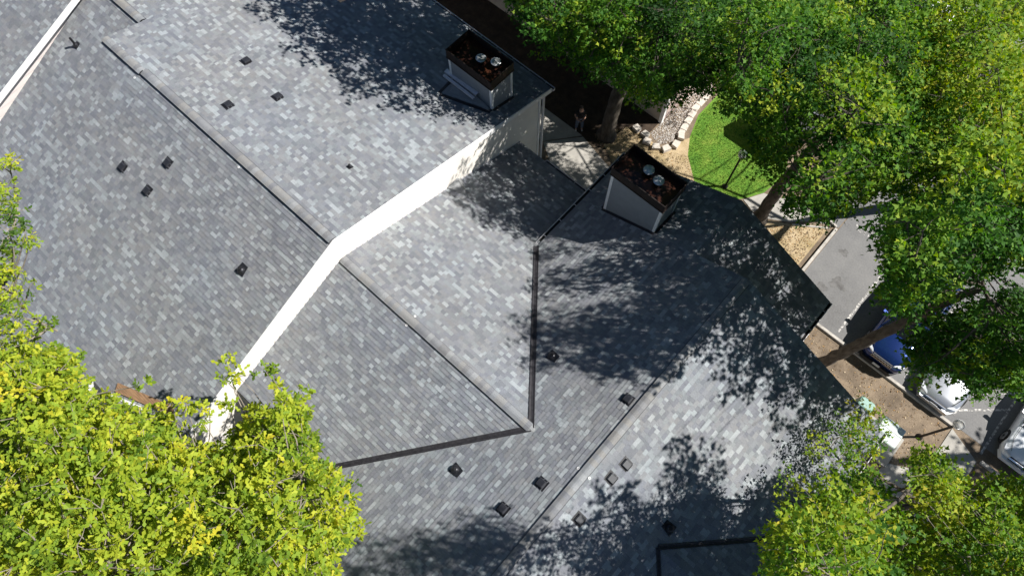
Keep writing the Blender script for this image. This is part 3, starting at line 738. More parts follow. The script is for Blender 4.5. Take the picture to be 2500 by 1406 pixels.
# two lengths of white gutter metal lying on the cricket
for k, (a, b, wd, lab) in enumerate((((1090, 185, .30), (1167, 246, .40), .16, 'wide white metal gutter length lying beside the shaded chimney'), ((1085, 194, .26), (1158, 253, .33), .09, 'narrow ribbed metal strip lying next to the wide gutter length'))):
    p, q = on(a[0], a[1], P_1R), on(b[0], b[1], P_1R); p.z += a[2]; q.z += b[2]
    t = (q - p).normalized(); s_ = t.cross(V((0, 0, 1))).normalized() * wd / 2; up = V((0, 0, .012))
    mb = MB().hexa([p - s_, q - s_, q + s_, p + s_], [p - s_ + up, q - s_ + up, q + s_ + up, p + s_ + up])
    e = V((0, 0, -.07))
    mb.hexa([p - s_ + e, q - s_ + e, q - s_ * .88 + e, p - s_ * .88 + e], [p - s_ - up * .1, q - s_ - up * .1, q - s_ * .88 - up * .1, p - s_ * .88 - up * .1])
    mb.hexa([p + s_ * .88 + e, q + s_ * .88 + e, q + s_ + e, p + s_ + e], [p + s_ * .88 - up * .1, q + s_ * .88 - up * .1, q + s_ - up * .1, p + s_ - up * .1])
    if k:
        n = 12
        for i in range(n):
            c = p + (q - p) * ((i + .5) / n) + up * 1.2
            mb.hexa([c - s_ * .9 - t * .012, c + s_ * .9 - t * .012, c + s_ * .9 + t * .012, c - s_ * .9 + t * .012], [c - s_ * .9 - t * .012 + up, c + s_ * .9 - t * .012 + up, c + s_ * .9 + t * .012 + up, c - s_ * .9 + t * .012 + up])
    tag(mb.build('metal_strip', M_GUT), lab, 'metal strip')

# ------------------------------------------------------------------ roof vents and pipes
def frame(pl, p):
    """matrix on a roof plane: x along the courses, y up the slope, z off the roof"""
    y = -pl['d']; z = pl['n']; x = y.cross(z)
    m = Matrix((x, y, z)).transposed().to_4x4(); m.translation = p; return m
def vent_parts(topm):
    base = MB().box((-.2, -.21, .012), (.2, .2, .024))
    neck = MB().box((-.12, -.12, .024), (.12, .12, .085))
    # hood: sloped-sided lid, lower lip open downhill
    hood = MB().hexa([(-.145, -.17, .075), (.145, -.17, .075), (.145, .14, .06), (-.145, .14, .06)], [(-.115, -.135, .135), (.115, -.135, .135), (.115, .105, .115), (-.115, .105, .115)])
    lip = MB().box((-.15, -.185, .055), (.15, -.172, .1))
    return [('flange', base.mesh('flange', M_BLACK)), ('hood', hood.mesh('hood', topm)), ('lip', lip.mesh('lip', M_BLACK))], neck.mesh('roof_vent', M_BLACK)
VP = {0: vent_parts(M_VENTTOP), 1: vent_parts(M_VENTGREY)}
def roof_vent(bld, px, py, pl, kind=0, rz=0):
    p = on(px, py, pl); mw = frame(pl, p) @ Matrix.Rotation(rz, 4, 'Z') @ Matrix.Scale(.84, 4)
    parts, neck = VP[kind]
    v = link('roof_vent', neck, bld, mw)
    for n_, me in parts: link(n_, me, v, mw)
for q in ((600, 151), (677, 238), (556, 258)): roof_vent(bld1, *q, P_1R)
for q in ((301, 407), (411, 397), (361, 465)): roof_vent(bld1, *q, P_1L)
for q in ((1534, 976), (1323, 1181), (1229, 1243)): roof_vent(bld2, *q, P_WL)
for q in ((1527, 1132), (1491, 1166), (1413, 1266)): roof_vent(bld2, *q, P_WR, 1)
def pipe(bld, px, py, pl, h, r=.045, cone=.13):
    p = on(px, py, pl); up = V((0, 0, 1)); mw = frame(pl, p); k_ = cone / .17
    fl = MB().hexa([(-k_ * .2, -k_ * .16, .01), (k_ * .2, -k_ * .16, .01), (k_ * .15, k_ * .26, .01), (-k_ * .15, k_ * .26, .01)], [(-k_ * .2, -k_ * .16, .034), (k_ * .2, -k_ * .16, .034), (k_ * .15, k_ * .26, .034), (-k_ * .15, k_ * .26, .034)])
    v = link('vent_pipe', MB().tube([p, p + up * h], r, 12).mesh('vent_pipe', M_BLACK), bld)
    link('flange', fl.mesh('flange', M_LEAD), v, mw)
    link('pipe_boot', MB().lathe(p + up * .0, [(cone, -.03), (cone * .96, .04), (cone * .75, .085), (r * 1.5, .12), (r * 1.12, .135)], 18).mesh('pipe_boot', M_LEAD, True), v)
    MB().tube([p + up * (h + .001), p + up * (h + .003)], r * .72, 12).build('bore', M_GUTIN, v)
pipe(bld1, 187, 113, P_TL, .42, .045, .1); pipe(bld1, 855, 408, P_1R, .16, .032, .075); pipe(bld1, 590, 660, P_1L, .2, .05, .15)
pipe(bld2, 1348, 869, P_WL, .2, .05, .15); pipe(bld2, 1112, 1146, P_WL, .14, .045, .15); pipe(bld2, 1634, 1289, P_WR, .2, .07, .15)

# pale plastic rings left on the ridge edges
ring = MB()
for k in range(12):
    a0, a1 = 2 * math.pi * k / 12, 2 * math.pi * (k + 1) / 12
    f = lambda a, r, z: (r * math.cos(a), r * math.sin(a), z)
    ring.hexa([f(a0, .022, 0), f(a1, .022, 0), f(a1, .038, 0), f(a0, .038, 0)], [f(a0, .022, .012), f(a1, .022, .012), f(a1, .038, .012), f(a0, .038, .012)])
RM = ring.mesh('plastic_ring', M_TRIM)
for (px, py, pl, lab) in ((1412, 1143, P_WL, 'small white plastic ring left of the cross wing ridge cap'), (1438, 1166, P_WR, 'small white plastic ring right of the cross wing ridge cap'), (993, 794, P_2L, 'small pale ring left of the low link ridge cap'),
                          (1013, 773, P_2R, 'small pale ring right of the low link ridge cap'), (330, 191, P_1L, 'small pale ring left of the long ridge near its step'), (353, 175, P_1R, 'small pale ring right of the long ridge near its step'), (584, 409, P_1L, 'small pale ring beside the middle of the long ridge cap')):
    p = on(px, py, pl); mw = frame(pl, p + pl['n'] * .022)
    tag(link('plastic_ring', RM, None, mw), lab, 'plastic ring', 'rings lying by the ridge caps')

# planks lying near the lower-left eave
def plank(name, a, b, w_, t_, m_, lab, cat, pl, lift):
    a, b = on(*a, pl) + pl['n'] * lift, on(*b, pl) + pl['n'] * lift
    t = (b - a).normalized(); s_ = t.cross(pl['n']).normalized() * w_ / 2; up = pl['n'] * t_
    tag(MB().hexa([a - s_, b - s_, b + s_, a + s_], [a - s_ + up, b - s_ + up, b + s_ + up, a + s_ + up]).build(name, m_), lab, cat)
plank('plank', (288, 945), (425, 1003), .30, .05, M_WOOD, 'weathered brown plank lying near the lower-left eave', 'plank', P_1L, .022)
plank('board', (268, 962), (372, 1006), .09, .03, M_TRIM, 'thin white board lying below the brown plank', 'board', P_1L, .022)

# ------------------------------------------------------------------ neighbouring house (behind the maple)
nb = thing('neighbour_house', (-16, 24, 0), 'beige neighbouring house behind the maple with a white corner board', 'house')
MB().box((-34, 19.62, 0), (-8.16, 30, 4.6)).build('wall', M_WALLB, nb)
MB().box((-8.155, 19.75, 0), (-8.10, 29.9, 4.6)).build('side_wall', M_WALLP, nb)
MB().box((-8.25, 19.56, 0), (-8.06, 19.74, 4.58)).build('corner_board', M_TRIM, nb)
rf = MB().hexa([(-35, 18.9, 4.62), (-7.4, 18.9, 4.62), (-7.4, 30.6, 4.62), (-35, 30.6, 4.62)], [(-35, 18.9, 4.75), (-7.4, 18.9, 4.75), (-9.5, 24.7, 6.9), (-33, 24.7, 6.9)])
rf = MB(); rf.v = [(-35, 18.9, 4.6), (-7.4, 18.9, 4.6), (-7.4, 30.6, 4.6), (-35, 30.6, 4.6), (-35, 18.9, 4.76), (-7.4, 18.9, 4.76), (-7.4, 30.6, 4.76), (-35, 30.6, 4.76), (-12.5, 24.75, 7.2), (-30, 24.75, 7.2)]
rf.f = [(3, 2, 1, 0), (0, 1, 5, 4), (1, 2, 6, 5), (2, 3, 7, 6), (3, 0, 4, 7), (4, 5, 8, 9), (5, 6, 8), (6, 7, 9, 8), (7, 4, 9)]
rf.build('roof', mat('neighbour_roof', (.17, .165, .16), .95, vary=.2, scale=5), nb)

# ------------------------------------------------------------------ garden: block edging, pebbles
BL = [((1556, 311), 0, 1, 'leftmost tan block of the edging by the pebbles'), ((1577, 326), .2, 1, 'pale block second from the left of the edging'), ((1581, 343), .5, 1, 'tan block set askew, third from the left of the edging'), ((1602, 356), .9, 1, 'bright pale block at the lower bend of the edging'),
      ((1627, 360), 1.35, 1, 'pale block at the lowest point of the edging'), ((1651, 350), 1.9, 1, 'tan block at the right bend of the edging'), ((1664, 330), 2.35, 1, 'bright block just above the right bend of the edging')]
blm = MB().hexa([(-.21, -.15, 0), (.21, -.15, 0), (.16, .15, 0), (-.16, .15, 0)], [(-.205, -.145, .2), (.205, -.145, .2), (.155, .145, .2), (-.155, .145, .2)]).mesh('edging_block', M_BLOCK)
for (q, a, _, lab) in BL:
    p = at(*q, .2); p.z = 0
    tag(link('edging_block', blm, None, Matrix.Translation(p) @ Matrix.Rotation(a - .2, 4, 'Z')), lab, 'block', 'garden edging blocks')
flat = MB().hexa([(-.2, -.17, 0), (.2, -.14, 0), (.2, .14, 0), (-.2, .17, 0)], [(-.195, -.165, .1), (.195, -.135, .1), (.195, .135, .1), (-.195, .165, .1)]).mesh('edging_block', M_BLOCK)
for k in range(8):
    x, y = -6.98 - .1 * min(k, 4) * .9, 19.75 + k * .42
    tag(link('edging_block', flat, None, Matrix.Translation((x, y, 0)) @ Matrix.Rotation(1.57 + .22 - .05 * k, 4, 'Z')), 'low paver number %s from the bend in the curved row beside the lawn' % ['one', 'two', 'three', 'four', 'five', 'six', 'seven', 'eight'][k], 'paver', 'pavers along the lawn edge')
rp = random.Random(8); peb = MB()
def in_poly(x, y, P):
    c = False
    for i in range(len(P)):
        (x1, y1), (x2, y2) = P[i], P[i - 1]
        if (y1 > y) != (y2 > y) and x < (x2 - x1) * (y - y1) / (y2 - y1) + x1: c = not c
    return c
PB = [(-8.1, 18.75), (-7.4, 18.55), (-7.0, 19.1), (-7.15, 19.9), (-7.4, 21.0), (-7.5, 23.2), (-8.06, 23.2), (-8.06, 19.6)]
while len(peb.f) < 6 * 2600:
    x, y = rp.uniform(-8.2, -6.9), rp.uniform(18.4, 23.2)
    if not in_poly(x, y, PB): continue
    r = rp.uniform(.016, .034); a = rp.uniform(0, 3); c, s_ = math.cos(a) * r, math.sin(a) * r
    ring_ = [(x + c, y + s_), (x - s_ * .7, y + c * .7), (x - c, y - s_), (x + s_ * .7, y - c * .7)]
    peb.hexa([(q[0], q[1], .004) for q in ring_], [(x + (q[0] - x) * .6, y + (q[1] - y) * .6, r * 1.1) for q in ring_])
def pebble_mat():
    m = shingle_mat('pebbles', [(.58, .55, .52), (.42, .39, .36), (.66, .64, .61), (.30, .24, .21), (.50, .47, .45), (.62, .58, .53)]); return m
tag(peb.build('pebbles', pebble_mat()), 'bed of small white and grey pebbles beside the house wall', 'pebbles', kind='stuff')
# grass blades on the lawn
gb = MB(); LW = [(-4.85, 18.0), (-6.0, 19.0), (-6.5, 19.9), (-6.9, 21.2), (-6.9, 23.3), (-3.5, 24.3), (-2.0, 21.2), (-2.2, 19.75), (-2.7, 18.9), (-3.6, 17.8)]
while len(gb.f) < 16000:
    x, y = rp.uniform(-7, -1.9), rp.uniform(17.7, 24.4)
    if not in_poly(x, y, LW): continue
    a = rp.uniform(0, 6.28); h = rp.uniform(.03, .085); dx, dy = math.cos(a), math.sin(a); l = rp.uniform(-.05, .05)
    gb.poly([(x - dx * .012, y - dy * .012, .005), (x + dx * .012, y + dy * .012, .005), (x + l * dy, y - l * dx, h)])
tag(gb.build('grass_blades', M_LAWN), 'short bright green lawn grass in a curved patch', 'grass', kind='stuff')
gd = MB()
DV = [(-10.2, 16.9), (-7.9, 16.0), (-6.4, 15.2), (-4, 15.2), (-3.6, 17.7), (-4.85, 18.0), (-6.0, 19.0), (-7.2, 18.3), (-9, 18.5)]
while len(gd.f) < 6000:
    x, y = rp.uniform(-10, -3.6), rp.uniform(15.2, 19)
    if not in_poly(x, y, DV): continue
    a = rp.uniform(0, 6.28); h = rp.uniform(.01, .05); dx, dy = math.cos(a), math.sin(a); l = rp.uniform(-.09, .09)
    gd.poly([(x - dx * .01, y - dy * .01, .005), (x + dx * .01, y + dy * .01, .005), (x + l * dy, y - l * dx, h)])
tag(gd.build('dry_grass_blades', M_DRYG), 'straw-coloured dry grass around the block edging', 'grass', kind='stuff')
# little mail shelter under the maple, whose shadow falls on the lawn
ms = thing('mail_shelter', (-3.0, 22.9, 0), 'small roofed mail shelter half hidden beside the lawn under the maple', 'shelter', rz=.15)
for sx in (-1, 1):
    MB().box((-3.0 + sx * .8 - .05, 22.85, 0), (-3.0 + sx * .8 + .05, 22.95, 1.9)).build('post', M_WOOD, ms)
MB().box((-3.7, 22.65, .8), (-2.3, 23.1, 1.7)).build('mailbox_unit', M_VENTGREY, ms)
MB().hexa([(-4.1, 22.2, 1.95), (-1.9, 22.2, 1.95), (-1.9, 23.6, 1.95), (-4.1, 23.6, 1.95)], [(-4.1, 22.88, 2.4), (-1.9, 22.88, 2.4), (-1.9, 22.92, 2.4), (-4.1, 22.92, 2.4)]).build('roof', M_CAP, ms)

# ------------------------------------------------------------------ lamps, utility boxes
def lamp(base, h, lab, clear):
    b = V(base)
    t = thing('lamp_post', b, lab, 'lamp post', 'globe lamps in the yard')
    MB().lathe(b, [(.14, 0), (.14, .03), (.075, .08), (.05, .14), (.05, h - .32), (.075, h - .3), (.09, h - .26), (.09, h - .22)], 16).build('post', M_LAMP, t, False)
    MB().lathe(b, [(.07, h - .219), (.15, h - .16), (.19, h - .07), (.20, h + .02), (.18, h + .1), (.12, h + .165), (.05, h + .195), (.004, h + .2)], 24).build('globe', M_GLOBE, t, True)
lamp((-3.67, 18.8, 0), 2.78, 'black globe lamp post standing on the green lawn', 0)
lamp((9.12, 14.55, 0), 2.75, 'black globe lamp post beside the big green transformer box', 1)
def rbox(x0, y0, x1, y1, z0, z1, r):
    """box with rounded vertical edges and a domed lid edge"""
    def ringp(z, ins):
        pts = []
        for (cx, cy, a0) in ((x1 - r, y1 - r, 0), (x0 + r, y1 - r, 90), (x0 + r, y0 + r, 180), (x1 - r, y0 + r, 270)):
            for k in range(4):
                a = math.radians(a0 + k * 30); rr = r - ins * .5
                pts.append((cx + (rr) * math.cos(a) - (ins * .5) * (1 if cx > (x0 + x1) / 2 else -1), cy + rr * math.sin(a) - (ins * .5) * (1 if cy > (y0 + y1) / 2 else -1), z))
        return pts
    m = MB(); rings = [ringp(z0, 0), ringp(z1 - .05, 0), ringp(z1 - .02, .02), ringp(z1, .06)]
    n = 16
    for R_ in rings: m.v += R_
    for k in range(3):
        for q in range(n):
            j = (q + 1) % n; m.f.append((k * n + q, k * n + j, (k + 1) * n + j, (k + 1) * n + q))
    m.f.append(tuple(range(3 * n, 4 * n))); m.f.append(tuple(reversed(range(n)))); return m
tb = thing('transformer_box', (7.8, 13.3, 0), 'large pale green transformer box on a concrete pad', 'utility box')
rbox(7.3, 12.82, 8.25, 13.78, .12, 1.3, .05).build('cabinet', M_GREENBOX, tb)
MB().box((7.1, 12.5, 0), (8.7, 13.98, .115)).build('pad', M_CONC, tb)
MB().box((7.31, 13.36, 1.302), (8.24, 13.372, 1.308)).build('lid_seam', M_BLACK, tb)
MB().box((7.5, 12.806, .5), (7.75, 12.818, .75)).build('warning_label', M_VENTGREY, tb)
pb = thing('pedestal_box', (6.6, 13.85, 0), 'small dark green rounded pedestal box near the shaded eave', 'utility box')
rbox(6.28, 13.62, 6.92, 14.08, .06, .9, .1).build('cabinet', M_GREENBOX2, pb)
MB().box((6.2, 13.55, 0), (7.0, 14.15, .055)).build('pad', M_CONC, pb)

# fallen leaves and chips on the dirt strip and the verges
lt = MB(); LZ = [[(2.3, 13.6), (4.6, 11.2), (9.8, 11.2), (9.8, 15.7), (2.6, 15.7)], DV, [(-1.9, 17.4), (1.1, 17.4), (1.1, 20.0), (-.3, 19.1)]]
while len(lt.f) < 3600:
    P_ = rp.choice(LZ); xs = [q[0] for q in P_]; ys = [q[1] for q in P_]
    x, y = rp.uniform(min(xs), max(xs)), rp.uniform(min(ys), max(ys))
    if not in_poly(x, y, P_): continue
    a = rp.uniform(0, 6.28); r = rp.uniform(.012, .05); c, s_ = math.cos(a) * r, math.sin(a) * r; z = .012
    lt.poly([(x + c, y + s_, z), (x - s_ * .6, y + c * .6, z + rp.uniform(0, .02)), (x - c, y - s_, z + rp.uniform(0, .02)), (x + s_ * .6, y - c * .6, z)])
tag(lt.build('leaf_litter', shingle_mat('litter', [(.30, .22, .13), (.14, .09, .05), (.42, .33, .22), (.20, .13, .07), (.34, .20, .08), (.10, .07, .045)])), 'scattered dry leaves and chips on the bare verges', 'leaf litter', kind='stuff')
# ------------------------------------------------------------------ cars (noses to the kerb, facing -y)
def paint(name, c, metal=.35, rough=.22):
    m, t, p = newmat(name); p.inputs['Base Color'].default_value = (*c, 1); p.inputs['Metallic'].default_value = metal; p.inputs['Roughness'].default_value = rough
    p.inputs['Coat Weight'].default_value = .6; p.inputs['Coat Roughness'].default_value = .05
    return m
M_GLASS = mat('car_glass', (.012, .014, .016), .06, spec=.6)
M_TYRE = mat('tyre_rubber', (.012, .012, .012), .85)
M_RIM = mat('alloy_rim', (.38, .38, .39), .35, metal=.8)
M_HLAMP = mat('headlamp_lens', (.62, .64, .66), .12, spec=.7)
M_PLATE = mat('number_plate', (.50, .51, .52), .5, vary=.2, scale=30)
M_CHROME = mat('chrome', (.6, .6, .61), .15, metal=.95)
M_DARKPL = mat('dark_bumper_plastic', (.012, .012, .013), .6)
def car(cx, fy, L_, W_, H, hood, pm, lab, suv=False, slots=False, group='cars parked nose to the kerb', sgn=1):
    base = V((cx, fy, 0))
    t = thing('parked_car', base + V((0, L_ / 2 * sgn, 0)), lab, 'car', group)
    P = lambda x, y, z: (cx + x * sgn, fy + y * sgn, z)
    w = W_ / 2
    zh = hood; zf = zh - (.10 if suv else .2)
    yc = L_ * (.27 if suv else .29)                      # cowl
    yr0, yr1 = yc + (.55 if suv else .75), L_ * (.93 if suv else .74)
    yb = L_ * (.985 if suv else .86)
    st = [(0.0, .62, .42, zf - .28), (.05, .78, .30, zf - .12), (.16, .90, .22, zf - .03), (.4, .97, .2, zf + .03), (.8, .995, .2, zf + .08), (yc, 1.0, .2, zh), (L_ * .5, 1.0, .2, zh + .03), (L_ * .72, 1.0, .2, zh + .05), (L_ * .9, .98, .22, zh + .03), (L_ - .12, .93, .26, zh - .02), (L_ - .03, .84, .34, zh - .14), (L_, .74, .44, zh - .24)]
    m = MB(); N = 13
    for (y, ww, zl, zt_) in st:
        a = w * ww
        half = [(a * .80, zl), (a * .97, zl + .10), (a, zl + (zt_ - zl) * .5), (a * .975, zt_ - .10), (a * .90, zt_ - .03), (a * .55, zt_ + .012)]
        ring_ = [(-x, z) for x, z in half] + [(0, zt_ + .03)] + half[::-1]
        for k in range(len(ring_)): 
            pass
        full = half + [(0, zt_ + .03)] + [(-x, z) for x, z in half[::-1]]
        m.v += [P(x, y, z) for x, z in full]
    for i in range(len(st) - 1):
        for k in range(N - 1):
            q = (i * N + k, i * N + k + 1, (i + 1) * N + k + 1, (i + 1) * N + k)
            m.f.append(q)
        m.f.append((i * N + N - 1, i * N, (i + 1) * N, (i + 1) * N + N - 1))
    m.f.append(tuple(range(N))[::-1]); m.f.append(tuple((len(st) - 1) * N + k for k in range(N)))
    body = m.build('body', pm, t, True)
    # glasshouse
    zb = zh + .02; zr = H - .03
    lo_ = [P(-w * .90, yc - .02, zb), P(w * .90, yc - .02, zb), P(w * .93, (yc + yb) / 2, zb + .02), P(w * .86, yb, zb), P(-w * .86, yb, zb), P(-w * .93, (yc + yb) / 2, zb + .02)]
    hi = [P(-w * .68, yr0, zr), P(w * .68, yr0, zr), P(w * .72, (yr0 + yr1) / 2, zr + .02), P(w * .66, yr1, zr), P(-w * .66, yr1, zr), P(-w * .72, (yr0 + yr1) / 2, zr + .02)]
    MB().hexa(lo_, hi).build('windows', M_GLASS, t)
    rr = lambda f, z, e: [P(-w * .70 * f, yr0 - e, z), P(w * .70 * f, yr0 - e, z), P(w * .745 * f, (yr0 + yr1) / 2, z + .015), P(w * .68 * f, yr1 + e, z), P(-w * .68 * f, yr1 + e, z), P(-w * .745 * f, (yr0 + yr1) / 2, z + .015)]
    MB().hexa(rr(1.0, zr - .01, .03), rr(.93, H, -.05)).build('roof', pm, t)
    for a in range(6): MB().tube([lo_[a], hi[a]], .035, 6).build('pillar', pm, t)
    for s_ in (-1, 1):
        # lamps wrap round the corners
        yl = .10
        MB().hexa([P(s_ * w * .50, .035, zf - .20), P(s_ * w * .86, .16, zf - .20), P(s_ * w * .84, .34, zf - .16), P(s_ * w * .5, .2, zf - .16)][::1 if s_ > 0 else -1],
                  [P(s_ * w * .50, .06, zf - .035), P(s_ * w * .875, .2, zf - .045), P(s_ * w * .93, .46, zf - .005), P(s_ * w * .56, .15, zf - .01)][::1 if s_ > 0 else -1]).build('headlight', M_HLAMP, t)
        mr = MB().hexa([P(s_ * w * .98, yc + .42, zh + .02), P(s_ * (w + .22), yc + .46, zh + .03), P(s_ * (w + .2), yc + .56, zh + .03), P(s_ * w * .98, yc + .52, zh + .02)][::1 if s_ > 0 else -1],
                       [P(s_ * w * .98, yc + .40, zh + .14), P(s_ * (w + .21), yc + .44, zh + .17), P(s_ * (w + .2), yc + .56, zh + .17), P(s_ * w * .98, yc + .52, zh + .14)][::1 if s_ > 0 else -1])
        mr.build('mirror', pm, t)
        for yy in (L_ * .17 + .05, L_ * .79):
            c = V(P(s_ * (w - .1), yy, .34)); ax = V((sgn * s_, 0, 0))
            tm = MB().tube([c - ax * .12, c - ax * .1, c + ax * .09, c + ax * .115], [.30, .335, .335, .30], 22)
            wh = tm.build('wheel', M_TYRE, t)
            MB().tube([c + ax * .1, c + ax * .122], [.215, .20], 16).build('rim', M_RIM, wh)
            MB().tube([c + ax * .123, c + ax * .13], .06, 8).build('hub', M_DARKPL, wh)
        # hood shut line
        h_ = MB(); pts = [V(P(s_ * w * .62, .24, zf + .028)), V(P(s_ * w * .80, .7, zf + .072)), V(P(s_ * w * .84, yc - .05, zh + .012))]
        h_.tube(pts, .009, 4); h_.build('hood_seam', M_DARKPL, t)
        MB().tube([P(s_ * w * .1 - .3 * w, yc - .03, zh + .05), P(s_ * w * .1 + .25 * w, yc + .12, zh + .13)], .012, 4).build('wiper', M_DARKPL, t)
    # grille, bumper, plate
    MB().hexa([P(-w * .48, -.012, zf - .30), P(w * .48, -.012, zf - .30), P(w * .5, .05, zf - .30), P(-w * .5, .05, zf - .30)], [P(-w * .46, .03, zf - .06), P(w * .46, .03, zf - .06), P(w * .46, .09, zf - .06), P(-w * .46, .09, zf - .06)]).build('grille', M_DARKPL, t)
    if slots:
        for k in range(7):
            x = (k - 3) * .135
            a = MB(); z0_, z1_ = zf - .25, zf - .09
            for (xa, xb, za, zb_) in ((x - .05, x + .05, z0_, z0_ + .018), (x - .05, x + .05, z1_ - .018, z1_), (x - .05, x - .034, z0_ + .019, z1_ - .019), (x + .034, x + .05, z0_ + .019, z1_ - .019)):
                f = lambda z: -.02 + (z - zf + .3) * .16
                a.hexa([P(xa, f(za) - .012, za), P(xb, f(za) - .012, za), P(xb, f(za) + .01, za), P(xa, f(za) + .01, za)], [P(xa, f(zb_) - .012, zb_), P(xb, f(zb_) - .012, zb_), P(xb, f(zb_) + .01, zb_), P(xa, f(zb_) + .01, zb_)])
            a.build('grille_slot', M_CHROME, t)
        for s_ in (-1, 1): MB().tube([P(s_ * w * .60, yr0 + .2, H + .05), P(s_ * w * .60, yr1 - .2, H + .05)], .02, 6).build('roof_rail', M_CHROME, t)
    else:
        MB().tube([P(-.07, -.02, zf - .1), P(.07, -.02, zf - .1)], .035, 8).build('badge', M_CHROME, t)
        MB().hexa([P(-w * .52, -.03, zf - .10), P(w * .52, -.03, zf - .10), P(w * .52, .0, zf - .10), P(-w * .52, .0, zf - .10)], [P(-w * .5, .0, zf - .06), P(w * .5, .0, zf - .06), P(w * .5, .03, zf - .06), P(-w * .5, .03, zf - .06)]).build('grille_bar', M_CHROME, t)
    MB().hexa([P(-w * .72, -.10, .26), P(w * .72, -.10, .26), P(w * .9, .2, .26), P(-w * .9, .2, .26)], [P(-w * .70, -.09, .47), P(w * .70, -.09, .47), P(w * .92, .2, .47), P(-w * .92, .2, .47)]).build('bumper', M_DARKPL if suv else pm, t)
    MB().hexa([P(-.16, -.115, .40), P(.16, -.115, .40), P(.16, -.102, .40), P(-.16, -.102, .40)], [P(-.16, -.095, .53), P(.16, -.095, .53), P(.16, -.08, .53), P(-.16, -.08, .53)]).build('number_plate', M_PLATE, t)
    return t
car(6.1, 15.85, 4.75, 1.92, 1.72, 1.08, paint('deep_blue_car_paint', (.012, .035, .15), .6, .16), 'blue sport utility car with slotted chrome grille under the leaning trunk', True, True)
car(8.72, 15.95, 4.6, 1.80, 1.44, .86, paint('silver_car_paint', (.52, .53, .55), .7, .25), 'silver sedan with rounded nose half under the maple crown')
car(12.45, 15.9, 4.6, 1.82, 1.46, .90, paint('white_car_paint', (.78, .80, .82), .1, .2), 'white car at the right edge past the hatched bay')
car(-1.4, 33.2, 4.6, 1.85, 1.66, .98, paint('white_van_paint', (.80, .80, .79), .05, .25), 'white car glimpsed through gaps in the upper maple crown', True, group='cars across the lot')
car(1.6, 33.4, 4.5, 1.8, 1.45, .88, paint('grey_car_paint', (.30, .31, .33), .6, .25), 'grey car glimpsed right of the white one through the crown', group='cars across the lot')

# ------------------------------------------------------------------ person in the shade
def skin_mesh(name, joints, edges, m_, parent, sub=2, root=0):
    me = bpy.data.meshes.new(name); me.from_pydata([j[0] for j in joints], edges, []); me.update()
    o = bpy.data.objects.new(name, me); COL.objects.link(o)
    md = o.modifiers.new('skin', 'SKIN'); md.use_smooth_shade = True
    for i, j in enumerate(joints):
        r = j[1]; me.skin_vertices[0].data[i].radius = (r, r) if not hasattr(r, '__len__') else r
    me.skin_vertices[0].data[root].use_root = True
    sb = o.modifiers.new('sub', 'SUBSURF'); sb.levels = sub; sb.render_levels = sub
    dg = bpy.context.evaluated_depsgraph_get(); ev = o.evaluated_get(dg)
    nm = bpy.data.meshes.new_from_object(ev); bpy.data.objects.remove(o)
    nm.name = name; nm.materials.clear(); nm.materials.append(m_)
    nm.polygons.foreach_set('use_smooth', [True] * len(nm.polygons))
    return nm
pp = at(1413, 316, 0); face = math.atan2(-.742, .67)
pers = thing('person', pp, 'person in black shirt and blue jeans standing in shade, both hands holding a controller', 'person', rz=face - math.radians(-90))
PW = parent_world(pers)
M_SKIN = mat('skin', (.42, .25, .18), .6); M_SHIRT = mat('black_shirt', (.012, .012, .014), .9, vary=.3, scale=20); M_JEAN = mat('blue_jeans', (.10, .125, .18), .9, vary=.25, scale=12)
M_SHOE = mat('white_shoes', (.6, .6, .58), .6); M_HAIR = mat('dark_hair', (.014, .010, .008), .7)
# local frame: faces -y, x to the person's left
bj = [((0, 0, .96), .12), ((0, .01, 1.12), (.135, .10)), ((0, .015, 1.30), (.155, .105)), ((0, .02, 1.43), (.10, .075)), ((0, .01, 1.50), .052), ((0, -.005, 1.56), .062), ((0, -.01, 1.64), (.078, .092)), ((0, -.008, 1.715), (.066, .078))]
be = [(0, 1), (1, 2), (2, 3), (3, 4), (4, 5), (5, 6), (6, 7)]
for s_ in (-1, 1):
    i = len(bj)
    bj += [((s_ * .19, .02, 1.40), .062), ((s_ * .26, .03, 1.13), .046), ((s_ * .17, -.17, 1.06), .036), ((s_ * .075, -.27, 1.09), (.028, .035)), ((s_ * .10, 0, .90), .092), ((s_ * .125, -.01, .50), .06), ((s_ * .14, .02, .10), .042), ((s_ * .15, -.08, .045), .036)]
    be += [(3, i), (i, i + 1), (i + 1, i + 2), (i + 2, i + 3), (0, i + 4), (i + 4, i + 5), (i + 5, i + 6), (i + 6, i + 7)]
    for f in range(4):                      # fingers curl round the controller
        k = len(bj); fx = s_ * (.05 + .0); fz = 1.115 - f * .018
        bj += [((s_ * .055, -.305, fz), .0095), ((s_ * .03, -.33 + f * .004, fz - .004), .0085), ((s_ * .012, -.318 + f * .004, fz - .008), .008)]
        be += [(i + 3, k), (k, k + 1), (k + 1, k + 2)]
    k = len(bj); bj += [((s_ * .06, -.27, 1.135), .0105), ((s_ * .035, -.29, 1.142), .0095)]; be += [(i + 3, k), (k, k + 1)]
link('body', skin_mesh('body', bj, be, M_SKIN, pers), pers, PW)
sj = [((0, .005, .93), (.165, .125)), ((0, .01, 1.10), (.165, .125)), ((0, .015, 1.30), (.18, .125)), ((0, .02, 1.42), (.125, .09))]; se = [(0, 1), (1, 2), (2, 3)]
tj = [((0, 0, .95), .145)]; te = []
